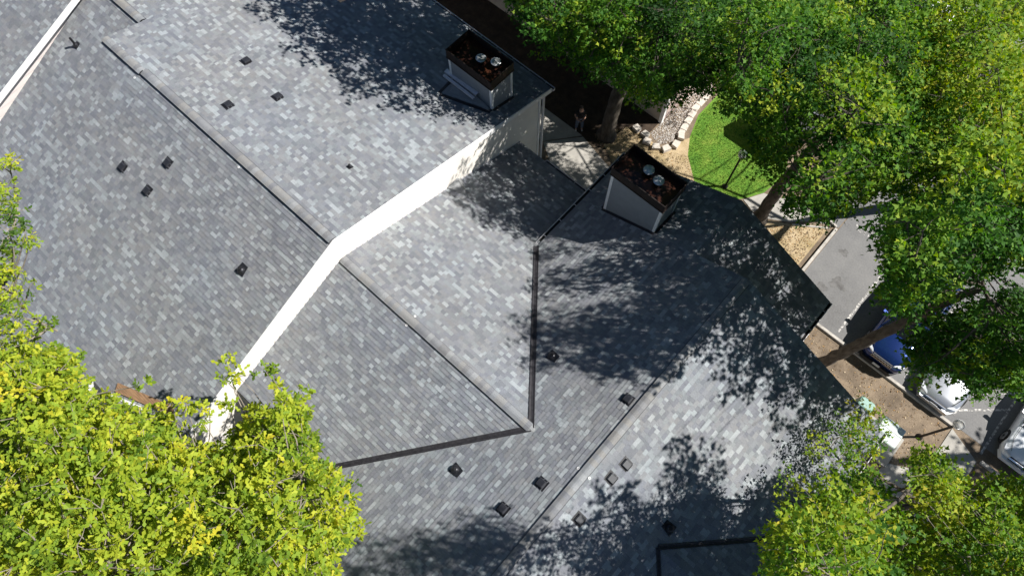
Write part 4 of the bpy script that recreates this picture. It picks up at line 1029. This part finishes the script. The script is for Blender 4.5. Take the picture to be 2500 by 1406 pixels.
for s_ in (-1, 1):
    i = len(sj); sj += [((s_ * .19, .02, 1.40), .08), ((s_ * .245, .028, 1.20), .066)]; se += [(3, i), (i, i + 1)]
    i = len(tj); tj += [((s_ * .10, 0, .88), .112), ((s_ * .125, -.01, .50), .08), ((s_ * .14, .02, .11), .068)]; te += [(0, i), (i, i + 1), (i + 1, i + 2)]
    sh = skin_mesh('shoe', [((s_ * .14, .05, .05), .045), ((s_ * .145, -.04, .045), .045), ((s_ * .15, -.15, .035), .036)], [(0, 1), (1, 2)], M_SHOE, pers, 1)
    link('shoe', sh, pers, PW)
link('shirt', skin_mesh('shirt', sj, se, M_SHIRT, pers), pers, PW); link('jeans', skin_mesh('jeans', tj, te, M_JEAN, pers), pers, PW)
link('hair', skin_mesh('hair', [((0, .02, 1.70), (.075, .082)), ((0, .012, 1.755), .068), ((0, .05, 1.63), .055)], [(0, 1), (0, 2)], M_HAIR, pers, 2), pers, PW)
for nm_, bx in (('nose', ((-.011, -.118, 1.615), (.011, -.088, 1.65))), ('eye', ((-.04, -.103, 1.652), (-.02, -.085, 1.664))), ('eye', ((.02, -.103, 1.652), (.04, -.085, 1.664))), ('mouth', ((-.024, -.105, 1.585), (.024, -.088, 1.594))), ('ear', ((-.088, -.02, 1.61), (-.072, .015, 1.67))), ('ear', ((.072, -.02, 1.61), (.088, .015, 1.67)))):
    link(nm_, MB().box(*bx).mesh(nm_, M_HAIR if nm_ == 'eye' else M_SKIN), pers, PW)
rc = thing('remote_controller', PW @ V((0, -.30, 1.05)), 'small grey remote controller in the standing person\'s hands', 'controller', rz=face + math.pi / 2)
RW = parent_world(rc)
link('casing', MB().hexa([(-.075, -.035, .03), (.075, -.035, .03), (.075, .035, .05), (-.075, .035, .05)], [(-.07, -.03, .065), (.07, -.03, .065), (.07, .03, .085), (-.07, .03, .085)]).mesh('casing', M_VENTGREY), rc, RW)
link('screen', MB().box((-.04, -.02, .082), (.04, .02, .086)).mesh('screen', M_GLASS), rc, RW)
# ------------------------------------------------------------------ trees
STAR = np.array([(0, 0), (.26, -.52), (.50, -.19), (1.05, 0), (.50, .19), (.26, .52)], float)
OAK = np.array([(0, 0), (.28, -.18), (.45, -.08), (.68, -.24), (1, 0), (.68, .24), (.45, .08), (.28, .18)], float)
QUAD = np.array([(0, 0), (.5, -.42), (1, 0), (.5, .42)], float)
def unit(a): return a / np.maximum(np.linalg.norm(a, axis=1, keepdims=True), 1e-9)
def leaf_mesh(name, base, along, normal, size, tint, shape, m_):
    n = len(base); k = len(shape)
    along = unit(along); side = unit(np.cross(normal, along)); nn = np.cross(along, side)
    v = base[:, None, :] + size[:, None, None] * (along[:, None, :] * shape[None, :, 0:1] + side[:, None, :] * shape[None, :, 1:2] - nn[:, None, :] * (.22 * (shape[:, 1] ** 2)[None, :, None] + .10 * (shape[:, 0] ** 2)[None, :, None]))
    v = v.reshape(-1, 3)
    me = bpy.data.meshes.new(name)
    me.vertices.add(n * k); me.vertices.foreach_set('co', v.astype(np.float32).ravel())
    me.loops.add(n * k); me.loops.foreach_set('vertex_index', np.arange(n * k, dtype=np.int32))
    me.polygons.add(n); me.polygons.foreach_set('loop_start', np.arange(0, n * k, k, dtype=np.int32)); me.polygons.foreach_set('loop_total', np.full(n, k, dtype=np.int32))
    me.update(calc_edges=True)
    a = me.attributes.new('tint', 'FLOAT', 'FACE'); a.data.foreach_set('value', np.clip(tint, 0, 1).astype(np.float32))
    me.materials.append(m_)
    return me
def poly_dist(x, y, P):
    d = 1e9
    for i in range(len(P)):
        (x1, y1), (x2, y2) = P[i], P[i - 1]
        ex, ey = x2 - x1, y2 - y1; t = max(0, min(1, ((x - x1) * ex + (y - y1) * ey) / max(1e-9, ex * ex + ey * ey)))
        d = min(d, math.hypot(x - x1 - t * ex, y - y1 - t * ey))
    return d
LIGHT = -sun_dir
GROUND = dict(O=V((0, 0, 0)), n=V((0, 0, 1)))
# where the photograph shows sun on the ground and on each roof slope, as outlines in the picture
SUNNY = [(dict(O=V((XW, 0, 0)), n=V((1, 0, 0))), [(640, 860), (585, 960), (578, 990), (515, 1065), (450, 1050), (540, 930)]),
         (GROUND, [(1335, 350), (1430, 335), (1475, 385), (1385, 410)]), (GROUND, [(1535, 300), (1660, 300), (1700, 430), (1640, 440), (1560, 350)]), (P_WL, [(1320, 610), (1560, 600), (1680, 590), (1480, 645), (1320, 675)]), (P_WL, [(1320, 715), (1610, 690), (1550, 738), (1330, 775)]), (P_WL, [(1320, 885), (1450, 905), (1610, 950), (1530, 1000), (1310, 1040)]), (P_WL, [(1320, 834), (1500, 838), (1330, 852)]), (P_ER, [(1775, 580), (1800, 570), (1950, 735), (1930, 760)]),
         (GROUND, [(1655, 335), (1740, 245), (1795, 285), (1850, 420), (1855, 490), (1700, 440), (1560, 330)]), (GROUND, [(1955, 655), (2050, 580), (2185, 610), (2165, 690), (2060, 800), (2000, 785)]),
         (GROUND, [(1870, 545), (2030, 575), (1945, 655)]), (GROUND, [(1975, 830), (2060, 830), (2320, 1040), (2200, 1060), (2080, 960)]), (GROUND, [(2330, 990), (2400, 920), (2470, 930), (2440, 1050), (2370, 1090)]), (GROUND, [(1830, 490), (1950, 490), (2040, 560), (1900, 540)]),
         (P_1R, [(380, 150), (690, 130), (850, 260), (1180, 325), (1080, 400), (830, 570)]), (P_2R, [(850, 640), (1080, 480), (1280, 600), (1290, 690), (1230, 760), (1220, 860), (1290, 900), (1300, 1000)]),
         (P_WL, [(900, 1150), (1290, 1060), (1315, 910), (1500, 955), (1530, 1000), (1210, 1280), (1130, 1270), (900, 1330)]), (P_WL, [(1330, 715), (1520, 700), (1500, 735), (1350, 770)]),
         (P_WR, [(1640, 955), (1700, 935), (1800, 935), (1870, 975), (1960, 1035), (2090, 1005), (2060, 1080), (1990, 1180), (1900, 1190), (1790, 1240), (1770, 1200), (1740, 1100), (1685, 1040), (1645, 1060), (1605, 1170), (1540, 1175), (1440, 1215), (1390, 1265), (1300, 1310)])]
OWN = [(dict(O=V((0, 0, 12.0)), n=V((0, 0, 1))), [(1900, 1400), (1900, 1340), (2040, 1180), (2240, 1090), (2500, 1130), (2500, 1400)]), (dict(O=V((0, 0, 12.0)), n=V((0, 0, 1))), [(2230, 60), (2500, 60), (2500, 400), (2230, 400)])]
DAPPLED = [(P_ER, [(1815, 500), (2020, 735), (1950, 830), (1800, 640)]), (P_WL, [(1660, 450), (1810, 495), (1820, 660), (1640, 600)]), (P_WR, [(1830, 705), (1950, 835), (2090, 990), (1900, 960), (1740, 820)]), (GROUND, [(1350, 400), (1470, 390), (1500, 430), (1440, 475)])]
def shadow_on(p, pl):
    k = (pl['O'] - p).dot(pl['n']) / LIGHT.dot(pl['n'])
    return topx(p + LIGHT * k) if k > 0 else None
CLEAR = [([(228, 940), (318, 1000)], 0), ([(1816, 373), (1800, 400)], 8), ([(592, 905), (480, 1055)], 30), ([(2470, 130), (2500, 115)], 20), ([(2300, 400), (2320, 440)], 10), ([(2120, 70), (2130, 85)], 4), ([(2200, 135), (2205, 145)], 4), ([(1850, 535), (1905, 455), (1965, 385), (2035, 288)], 26), ([(1995, 890), (2080, 850), (2180, 800), (2290, 748), (2350, 722)], 30), ([(1483, 335), (1500, 205)], 26)]
def in_sun(p):
    u = topx(p)
    for path, r in CLEAR:                      # keep the bare trunks in view
        if poly_dist(u[0], u[1], path + path[-2:0:-1]) < r + 22: return True
    for pl, P in SUNNY + (OWN if u[0] > 2510 or u[1] > 1480 else []):      # the crowns in view are themselves sunlit
        for off in (((0, 0), (.55, 0), (-.55, 0), (0, .55), (0, -.55)) if pl is GROUND else ((0, 0), (.36, 0), (-.36, 0), (0, .36), (0, -.36))):
            q = shadow_on(p + V((off[0], off[1], 0)), pl)
            if q and in_poly(q[0], q[1], P): return True
    for pl, P in DAPPLED:
        q = shadow_on(p, pl)
        if q and in_poly(q[0], q[1], P) and math.sin(p.x * 3.1) * math.sin(p.y * 2.7 + 1) + .35 * math.sin(p.z * 5) > -.42: return True
    return False
def shade_lobes(spots, crowns, zr, spacing, r, seed, prefer=12.5):
    """foliage that throws the shade seen on a roof: from each shaded spot towards the sun until the ray is inside a crown's outline"""
    rg = random.Random(seed); out = [[] for _ in crowns]; allp = []
    for pl, P in spots:
        xs = [p[0] for p in P]; ys = [p[1] for p in P]
        for _ in range(500):
            x, y = rg.uniform(min(xs), max(xs)), rg.uniform(min(ys), max(ys))
            if not in_poly(x, y, P): continue
            g = on(x, y, pl)
            if any((g - q).length < spacing for q in allp): continue
            opts = []
            z = max(zr[0], g.z + 1)
            while z < zr[1]:
                q = g - LIGHT * ((z - g.z) / -LIGHT.z); u = topx(q)
                for i, C_ in enumerate(crowns):
                    if in_poly(u[0], u[1], C_) and poly_dist(u[0], u[1], C_) > r * FPX / (CAM_H - z) * .6: opts.append((abs(z - prefer) + rg.uniform(0, 2.2), i, q))
                z += .4
            opts = [o for o in opts if not in_sun(o[2])]
            if opts:
                b = min(opts, key=lambda o: o[0]); out[b[1]].append((b[2], r * rg.uniform(.75, 1.25))); allp.append(g)
    return out
def lobes_in(poly, z_edge, z_top, r, seed, rise=220., layers=((0, 1.0),), gap=.80, inset=.75, tries=1600, ztilt=None, zj=.5):
    """clumps of foliage filling the outline the crown shows, domed from its rim to its middle; further layers hang lower"""
    rg = random.Random(seed); out = []
    xs = [p[0] for p in poly]; ys = [p[1] for p in poly]
    for (drop, keep) in layers:
        lay = []
        for _ in range(tries):
            x, y = rg.uniform(min(xs), max(xs)), rg.uniform(min(ys), max(ys))
            if not in_poly(x, y, poly): continue
            d = poly_dist(x, y, poly)
            f = min(1, d / rise); f = f * (2 - f)
            z = z_edge + (z_top - z_edge) * f - drop * (.3 + .7 * f) + rg.uniform(-zj, zj)
            if ztilt: z += ztilt(x, y)
            rr = r * rg.uniform(.7, 1.25) * (.55 + .45 * f)
            pxr = rr * FPX / (CAM_H - z)
            if d < pxr * inset * rg.uniform(.6, 1.1): continue
            p = at(x, y, z)
            if any((p - q[0]).length < (rr + q[1]) * .5 * gap * 1.25 for q in lay): continue
            if in_sun(p): continue
            if rg.random() < keep: lay.append((p, rr))
        out += lay
    return out
def foliage(lobes, seed, size, shape, density, tint0, tvar, m_, bias=None, flat=.72, droop=.15, sprig=11, twigs=None, rosette=0.0):
    g = np.random.default_rng(seed); B_, A_, N_, S_, T_ = [], [], [], [], []
    for (c, r) in lobes:
        ns = max(4, int(density * r * r)); lt = g.normal(0, tvar)
        if bias: lt += bias(c)
        # sprigs sit in the outer part of the clump, mostly its upper side
        d = unit(g.normal(size=(ns, 3)) + np.array([0, 0, .35])); rad = r * (.35 + .65 * g.random(ns) ** .6)
        sp = np.array(c)[None] + d * rad[:, None] * np.array([1, 1, flat])
        out = unit(d * np.array([1, 1, .5]) + g.normal(size=(ns, 3)) * .45)
        if twigs is not None:
            for i in range(0, ns, 5): twigs.append((np.array(c), sp[i] + out[i] * .25))
        k = sprig
        t = g.random((ns, k)); off = out[:, None, :] * (t[..., None] * (.34 - .24 * rosette)) + g.normal(size=(ns, k, 3)) * (.075 - .045 * rosette)
        b = (sp[:, None, :] + off).reshape(-1, 3)
        al = (out[:, None, :] * (.7 - .4 * rosette) + g.normal(size=(ns, k, 3)) * np.array([.75, .75, .45]) + np.array([0, 0, -droop])).reshape(-1, 3)
        no = (np.array([0, 0, 1.0]) + g.normal(size=(ns * k, 3)) * .72)
        B_.append(b); A_.append(al); N_.append(no); S_.append(size * g.uniform(.45, 1.28, ns * k))
        T_.append(tint0 + lt + np.repeat(g.normal(0, .07, ns), k) + g.normal(0, .09, ns * k))
    return np.concatenate(B_), np.concatenate(A_), np.concatenate(N_), np.concatenate(S_), np.concatenate(T_)
def bend(a, b, rg, n=5, sag=.12):
    a, b = V(a), V(b); L_ = (b - a).length; pts = []
    j = V((rg.uniform(-1, 1), rg.uniform(-1, 1), rg.uniform(-1.2, -.1))) * L_ * sag
    for k in range(n + 1):
        t = k / n; pts.append(a.lerp(b, t) + j * math.sin(t * math.pi) + V((rg.uniform(-1, 1), rg.uniform(-1, 1), rg.uniform(-1, 1))) * L_ * .012 * (0 < k < n))
    return pts
def tree(name, lab, group, trunk, rads, lobes, seed, size, shape, density, tint0, tvar, m_, barkm=None, twigm=None, bias=None, limb_from=.45, flat=.72, sprig=11, limbs=7, twig_r=.008, rosette=0.0, br_r=.032):
    rg = random.Random(seed); b = V(trunk[0]); b.z = 0
    t = thing(name, b, lab, 'tree', group)
    # trunk with a flared foot and uneven bark
    pts = [V(p) for p in trunk]; fine, fr = [], []
    for i in range(len(pts) - 1):
        for k in range(9):
            u = k / 9; fine.append(pts[i].lerp(pts[i + 1], u) + V((rg.uniform(-1, 1), rg.uniform(-1, 1), 0)) * .02 * (i + k > 0)); fr.append(rads[i] * (1 - u) + rads[i + 1] * u)
    fine.append(pts[-1]); fr.append(rads[-1])
    fr[0] *= 1.45; fr[1] *= 1.12
    tm = MB().tube(fine, fr, 14)
    tm.v = [(x + rg.uniform(-.022, .022), y + rg.uniform(-.022, .022), z + rg.uniform(-.03, .03) * (z > .2)) for x, y, z in tm.v]
    tm.build('trunk', barkm or M_BARK, t, True)
    # limbs: a few starting points up the trunk, each clump hangs on the nearest limb end
    n0 = int(len(fine) * limb_from); ends = []
    order = sorted(lobes, key=lambda q: rg.random())
    centres = []
    for q in order:
        if all((q[0] - c).length > 2.0 for c in centres): centres.append(q[0])
        if len(centres) >= limbs: break
    for c in centres:
        i = min(range(n0, len(fine)), key=lambda k: (fine[k] - (c - V((0, 0, 1.6)))).length)
        e = c - V((0, 0, .35)); pth = bend(fine[i], e, rg, 7)
        r0 = max(.035, min(fr[i] * .6, .11)); MB().tube(pth, [r0 * (1 - .75 * k / 7) for k in range(8)], 8).build('limb', barkm or M_BARK, t, True)
        ends += pth[2:]
    br = MB(); tw = []
    for (c, r) in lobes:
        e = min(ends, key=lambda p: (p - c).length) if ends else fine[-1]
        pth = bend(e, c, rg, 4); br.tube(pth, [br_r, br_r * .85, br_r * .7, br_r * .52, br_r * .38], 5, cap=False)
    B_, A_, N_, S_, T_ = foliage(lobes, seed, size, shape, density, tint0, tvar, m_, bias, flat, sprig=sprig, twigs=tw, rosette=rosette)
    for a, b_ in tw: br.tube([a, (a + b_) / 2 + np.array([rg.uniform(-.05, .05), rg.uniform(-.05, .05), .02]), b_], [twig_r * 1.5, twig_r * 1.1, twig_r * .7], 4, cap=False)
    o = br.build('branches', twigm or M_TWIGD, t); o['kind'] = 'stuff'
    cr = link('crown', leaf_mesh('crown', B_, A_, N_, S_, T_, shape, m_), t); cr['kind'] = 'stuff'
    return len(B_)
NL = {}
MG = 'maples shading the yard and car park'
PG = [(900, -560), (1000, -170), (1200, -90), (1500, -70), (1820, -70), (1820, -560)]
PH = [(2530, 200), (2950, 100), (2950, 1250), (2530, 1250)]
PI = [(2540, 1260), (3000, 1200), (3000, 1800), (2000, 1800), (1900, 1500), (2540, 1500)]
PA = [(1235, -60), (1258, 40), (1300, 62), (1332, 128), (1392, 150), (1440, 178), (1478, 200), (1515, 236), (1562, 256), (1625, 250), (1690, 240), (1745, 222), (1772, 180), (1778, 60), (1775, -60)]
PBx = [(1772, 150), (1764, 246), (1795, 285), (1830, 330), (1850, 372), (1840, 430), (1852, 490), (1885, 470), (1935, 505), (2000, 540), (2052, 558), (2075, 515), (2130, 485), (2200, 470), (2300, 430), (2300, -60), (1775, -60)]
PY = [(2240, -60), (2235, 90), (2190, 230), (2215, 380), (2290, 450), (2400, 470), (2560, 480), (2560, -60)]
PC1 = [(2205, 470), (2160, 560), (2150, 610), (2184, 655), (2140, 715), (2152, 765), (2225, 780), (2300, 725), (2400, 680), (2560, 620), (2560, 440), (2350, 440)]
PC2 = [(2255, 800), (2212, 850), (2214, 905), (2262, 925), (2300, 900), (2340, 930), (2378, 988), (2412, 965), (2440, 925), (2500, 962), (2560, 970), (2560, 690), (2400, 735), (2320, 775)]
PD1 = [(1893, 1480), (1886, 1340), (1935, 1275), (1990, 1215), (2040, 1175), (2120, 1165), (2170, 1185), (2190, 1250), (2235, 1290), (2290, 1262), (2370, 1235), (2440, 1195), (2560, 1180), (2560, 1480)]
PD3 = [(2235, 1085), (2290, 1098), (2325, 1135), (2345, 1200), (2320, 1262), (2270, 1262), (2238, 1170)]
s1 = shade_lobes([(P_1R, [(640, 0), (720, 0), (1040, 0), (1180, 80), (1340, 225), (1250, 300), (1180, 288), (1000, 245), (850, 210), (760, 130), (700, 60)])], [PA, PG], (9.5, 16), .52, .70, 301, 12.5)
s2 = shade_lobes([(P_WL, [(1250, 690), (1500, 650), (1750, 560), (1830, 640), (1520, 722), (1300, 708)]), (P_WL, [(1240, 798), (1500, 752), (1800, 690), (1740, 790), (1690, 838), (1500, 838), (1280, 822)]), (P_WL, [(1260, 856), (1500, 850), (1690, 850), (1560, 925), (1400, 890)]),
                  (P_2R, [(1090, 470), (1290, 372), (1425, 480), (1330, 572), (1180, 520)]), (P_WL, [(1500, 590), (1680, 450), (1810, 500), (1830, 640), (1760, 560)])], [PBx, PY, PC1, PC2, PH], (8.8, 17), .38, .54, 302, 12)
s2b = shade_lobes([(P_ER, [(1815, 500), (2020, 735), (1950, 830), (1830, 680)]), (P_WR, [(1700, 850), (1830, 705), (1950, 835), (2090, 990), (1950, 1015), (1800, 915), (1640, 925)])], [PBx, PY, PC1, PC2, PH], (8.8, 15), .72, .42, 304, 10)
for a_, b_ in zip(s2, s2b): a_ += b_
s3 = shade_lobes([(P_WR, [(1640, 1130), (1665, 1065), (1700, 1140), (1760, 1220), (1775, 1300), (1890, 1330), (1890, 1400), (1230, 1400), (1440, 1240), (1530, 1190), (1620, 1260)]), (P_WR, [(1790, 1255), (1990, 1185), (1990, 1275), (1890, 1310)]), (P_WL, [(800, 1395), (950, 1350), (1130, 1290), (1290, 1300), (1200, 1400)])], [PD1, PD3, PI, PH], (9.5, 18), .42, .44, 303, 12.5)
PJ = [(2600, 300), (4600, 200), (4600, 1900), (2600, 1700)]
s4 = shade_lobes([(GROUND, [(2130, 1130), (2230, 1160), (2300, 1210), (2280, 1295), (2150, 1290), (2105, 1190)]), (GROUND, [(2385, 1110), (2500, 1175), (2500, 1240), (2340, 1190)]), (GROUND, [(2300, 1180), (2480, 1230), (2480, 1390), (2150, 1390), (2150, 1300)])], [PJ], (7, 16), .7, .8, 305, 10)
# maple beside the standing person
lbA = lobes_in(PA, 8.6, 11.8, .85, 101, layers=((0, .9), (1.7, .7), (3.2, .45)), gap=.95, zj=.9) + s1[0]
NL['A'] = tree('maple_tree', 'green maple behind the standing person, thick pale-barked trunk', MG, [(-9.66, 17.27, 0), (-9.5, 17.2, 3), (-9.2, 17.3, 6), (-8.7, 17.2, 9)], [.36, .31, .24, .12], lbA, 201, .12, STAR, 66, .48, .2, M_LEAF_MAPLE)
# large maple over the lawn and the empty bay
lbB = lobes_in(PBx, 8.4, 13.2, .98, 102, layers=((0, .86), (2.0, .7), (3.8, .4)), rise=260, gap=.98, zj=1.1, ztilt=lambda x, y: max(0, (x - 2000) / 200.) * .7) + s2[0]
NL['B'] = tree('maple_tree', 'large green maple over the lawn and empty bay, trunk leaning right', MG, [at(1852, 535, 0), at(1905, 455, 3), at(1965, 385, 5.6), at(2035, 290, 8.0)], [.29, .25, .2, .13], lbB, 202, .12, STAR, 62, .45, .2, M_LEAF_MAPLE, limbs=12,
               bias=lambda c: .10 * max(0, (topx(c)[0] - 2050) / 200.))
# yellowing maple at the upper right
lbY = lobes_in(PY, 9.3, 13.0, .95, 103, layers=((0, .9), (2.0, .7), (3.6, .4)), rise=240, gap=.98, zj=1.0) + s2[1]
NL['Y'] = tree('maple_tree', 'maple turning yellow and orange at the upper right corner', MG, [(4.6, 25.0, 0), (4.5, 24.5, 3.5), (4.3, 23.4, 7)], [.28, .24, .15], lbY, 203, .12, STAR, 60, .57, .12, M_LEAF_GUM)
# leaning maple over the blue car
lbC = lobes_in(PC1, 8.6, 13.6, .88, 104, layers=((0, .9), (1.9, .7), (3.4, .3)), rise=200, gap=.95, zj=.9, ztilt=lambda x, y: 1.2 * (y < 560)) + lobes_in(PC2, 8.0, 11.0, .68, 105, layers=((0, 1), (1.6, .7)), rise=160) + s2[2] + s2[3]
NL['C'] = tree('maple_tree', 'dark green maple with bare trunk leaning out over the blue car', MG, [at(1992, 892, 0), at(2080, 850, 3.0), at(2180, 800, 5.6), at(2290, 748, 8.0), at(2400, 700, 10.2)], [.24, .21, .18, .14, .08], lbC, 204, .12, STAR, 62, .42, .2, M_LEAF_MAPLE, limbs=14, limb_from=.32)
# sweetgum at the lower right
PD4 = [(2372, 1112), (2410, 1150), (2470, 1180), (2510, 1200), (2400, 1225), (2385, 1170)]
lbD = lobes_in(PD1, 9.6, 14.6, .46, 106, layers=((0, .92), (2.0, .5)), rise=260, gap=1.02, tries=2600) + lobes_in(PD3, 10.8, 12.6, .42, 107, rise=60) + lobes_in(PD4, 10.2, 12.0, .38, 108, rise=60) + s3[0] + s3[1]
for (x, y, r) in ((1983, 1075, .22), (2045, 1040, .26), (2020, 1110, .24), (2075, 1085, .3), (2115, 1120, .3), (2112, 1010, .24), (2130, 1045, .28), (2092, 1050, .22), (2050, 1130, .26), (2140, 1070, .2), (1925, 1215, .28), (1930, 1180, .2), (2115, 1190, .3)): lbD.append((at(x, y, 7.75), r * 1.45))
NL['D'] = tree('sweetgum_tree', 'yellow-green sweetgum with thin pale branches at the lower right', None, [(9.2, 10.6, 0), (9.0, 10.4, 3), (8.5, 9.9, 6)], [.22, .18, .12], lbD, 205, .10, STAR, 100, .52, .16, M_LEAF_GUM, barkm=M_BARK, twigm=M_TWIG, limbs=14, twig_r=.007, br_r=.018)
# oak at the lower left
PL = [(-60, 870), (55, 852), (130, 848), (195, 862), (212, 935), (262, 965), (330, 1000), (420, 1015), (450, 1010), (452, 1075), (520, 1105), (560, 1080), (606, 1010), (630, 900), (665, 872), (716, 905), (772, 990), (757, 1042), (792, 1112), (850, 1180), (868, 1240), (866, 1300), (845, 1352), (802, 1405), (795, 1480), (-60, 1480)]
lbL = lobes_in(PL, 9.8, 13.0, .50, 109, layers=((0, .74), (1.6, .5), (3.0, .4)), rise=200, inset=.62, gap=1.14, tries=3400, zj=.9)
for (x, y, r) in ((555, 885, .22), (572, 912, .2), (548, 925, .18), (510, 985, .2), (345, 945, .16), (420, 985, .26), (455, 985, .2), (560, 985, .16), (500, 1035, .2), (690, 960, .3), (735, 990, .3), (720, 1000, .28), (650, 910, .3)): lbL.append((at(x, y, 10.8), r))
NL['L'] = tree('oak_tree', 'large bright yellow-green oak filling the lower left', None, [at(420, 1180, 0), at(410, 1195, 3.5), at(395, 1215, 7), at(370, 1240, 10)], [.34, .29, .22, .1], lbL, 206, .19, OAK, 78, .54, .13, M_LEAF_OAK, rosette=1.0, sprig=9, barkm=M_TWIG, twigm=M_TWIG, limbs=14, twig_r=.008, br_r=.022)
# oak boughs reaching in at the left edge
lbF = [(at(x, y, 10.6 + .5 * math.sin(x + y)), r * 1.4) for (x, y, r) in ((8, 410, .26), (28, 400, .16), (12, 470, .32), (32, 515, .26), (60, 575, .24), (20, 560, .36), (70, 590, .16), (30, 610, .26), (55, 655, .14), (5, 660, .3), (12, 715, .34), (72, 700, .16), (48, 735, .2), (30, 770, .3), (60, 775, .14), (92, 800, .12), (112, 790, .16), (120, 798, .14), (78, 812, .12), (20, 830, .36), (45, 845, .3), (-20, 500, .5), (-20, 640, .5), (-25, 760, .55), (-20, 870, .5))]
NL['F'] = tree('oak_tree', 'oak boughs with small leaves reaching in at the left edge', None, [at(-60, 700, 0) + V((-1.5, -1, 0)), at(-70, 690, 4), at(-60, 680, 7.5), at(-40, 660, 9.8)], [.25, .2, .14, .08], lbF, 207, .15, OAK, 92, .45, .15, M_LEAF_OAK, rosette=1.0, sprig=9, barkm=M_TWIG, twigm=M_TWIG, limbs=6, limb_from=.6)
# trees standing just outside the picture, whose shade falls into it
lbG = lobes_in(PG, 10.5, 13.5, .95, 110, layers=((0, .7),), rise=200) + s1[1]
NL['G'] = tree('maple_tree', 'maple just above the top edge, shading the long roof corner', MG, [(-13.5, 22, 0), (-13, 20.5, 5), (-12.2, 19, 9)], [.3, .24, .12], lbG, 208, .17, QUAD, 40, .4, .1, M_LEAF_MAPLE)
lbH = lobes_in(PH, 10.5, 15.0, .95, 112, layers=((0, .7),), rise=200) + s2[4] + s3[3]
NL['H'] = tree('maple_tree', 'maple just past the right edge above the white car', MG, [(19, 24, 0), (18, 22, 5), (15, 18.5, 10)], [.3, .24, .12], lbH, 210, .17, QUAD, 40, .4, .1, M_LEAF_MAPLE, limbs=0, br_r=.015)
lbI = lobes_in(PI, 12.0, 15.5, .95, 111, layers=((0, .7),), rise=160) + s3[2]
NL['I'] = tree('sweetgum_tree', 'tall sweetgum just below the lower right corner', None, [(11, 9, 0), (10.2, 8, 6), (9, 7, 12)], [.3, .22, .1], lbI, 209, .17, QUAD, 40, .4, .1, M_LEAF_GUM)
NL['J'] = tree('maple_tree', 'maple well past the right edge across the car park', MG, [(26, 26, 0), (25.5, 25.5, 5), (24.5, 24.5, 9)], [.3, .24, .12], s4[0], 211, .2, QUAD, 34, .4, .1, M_LEAF_MAPLE)
print('leaves', NL, sum(NL.values()), [len(q) for q in s1 + s2 + s3])
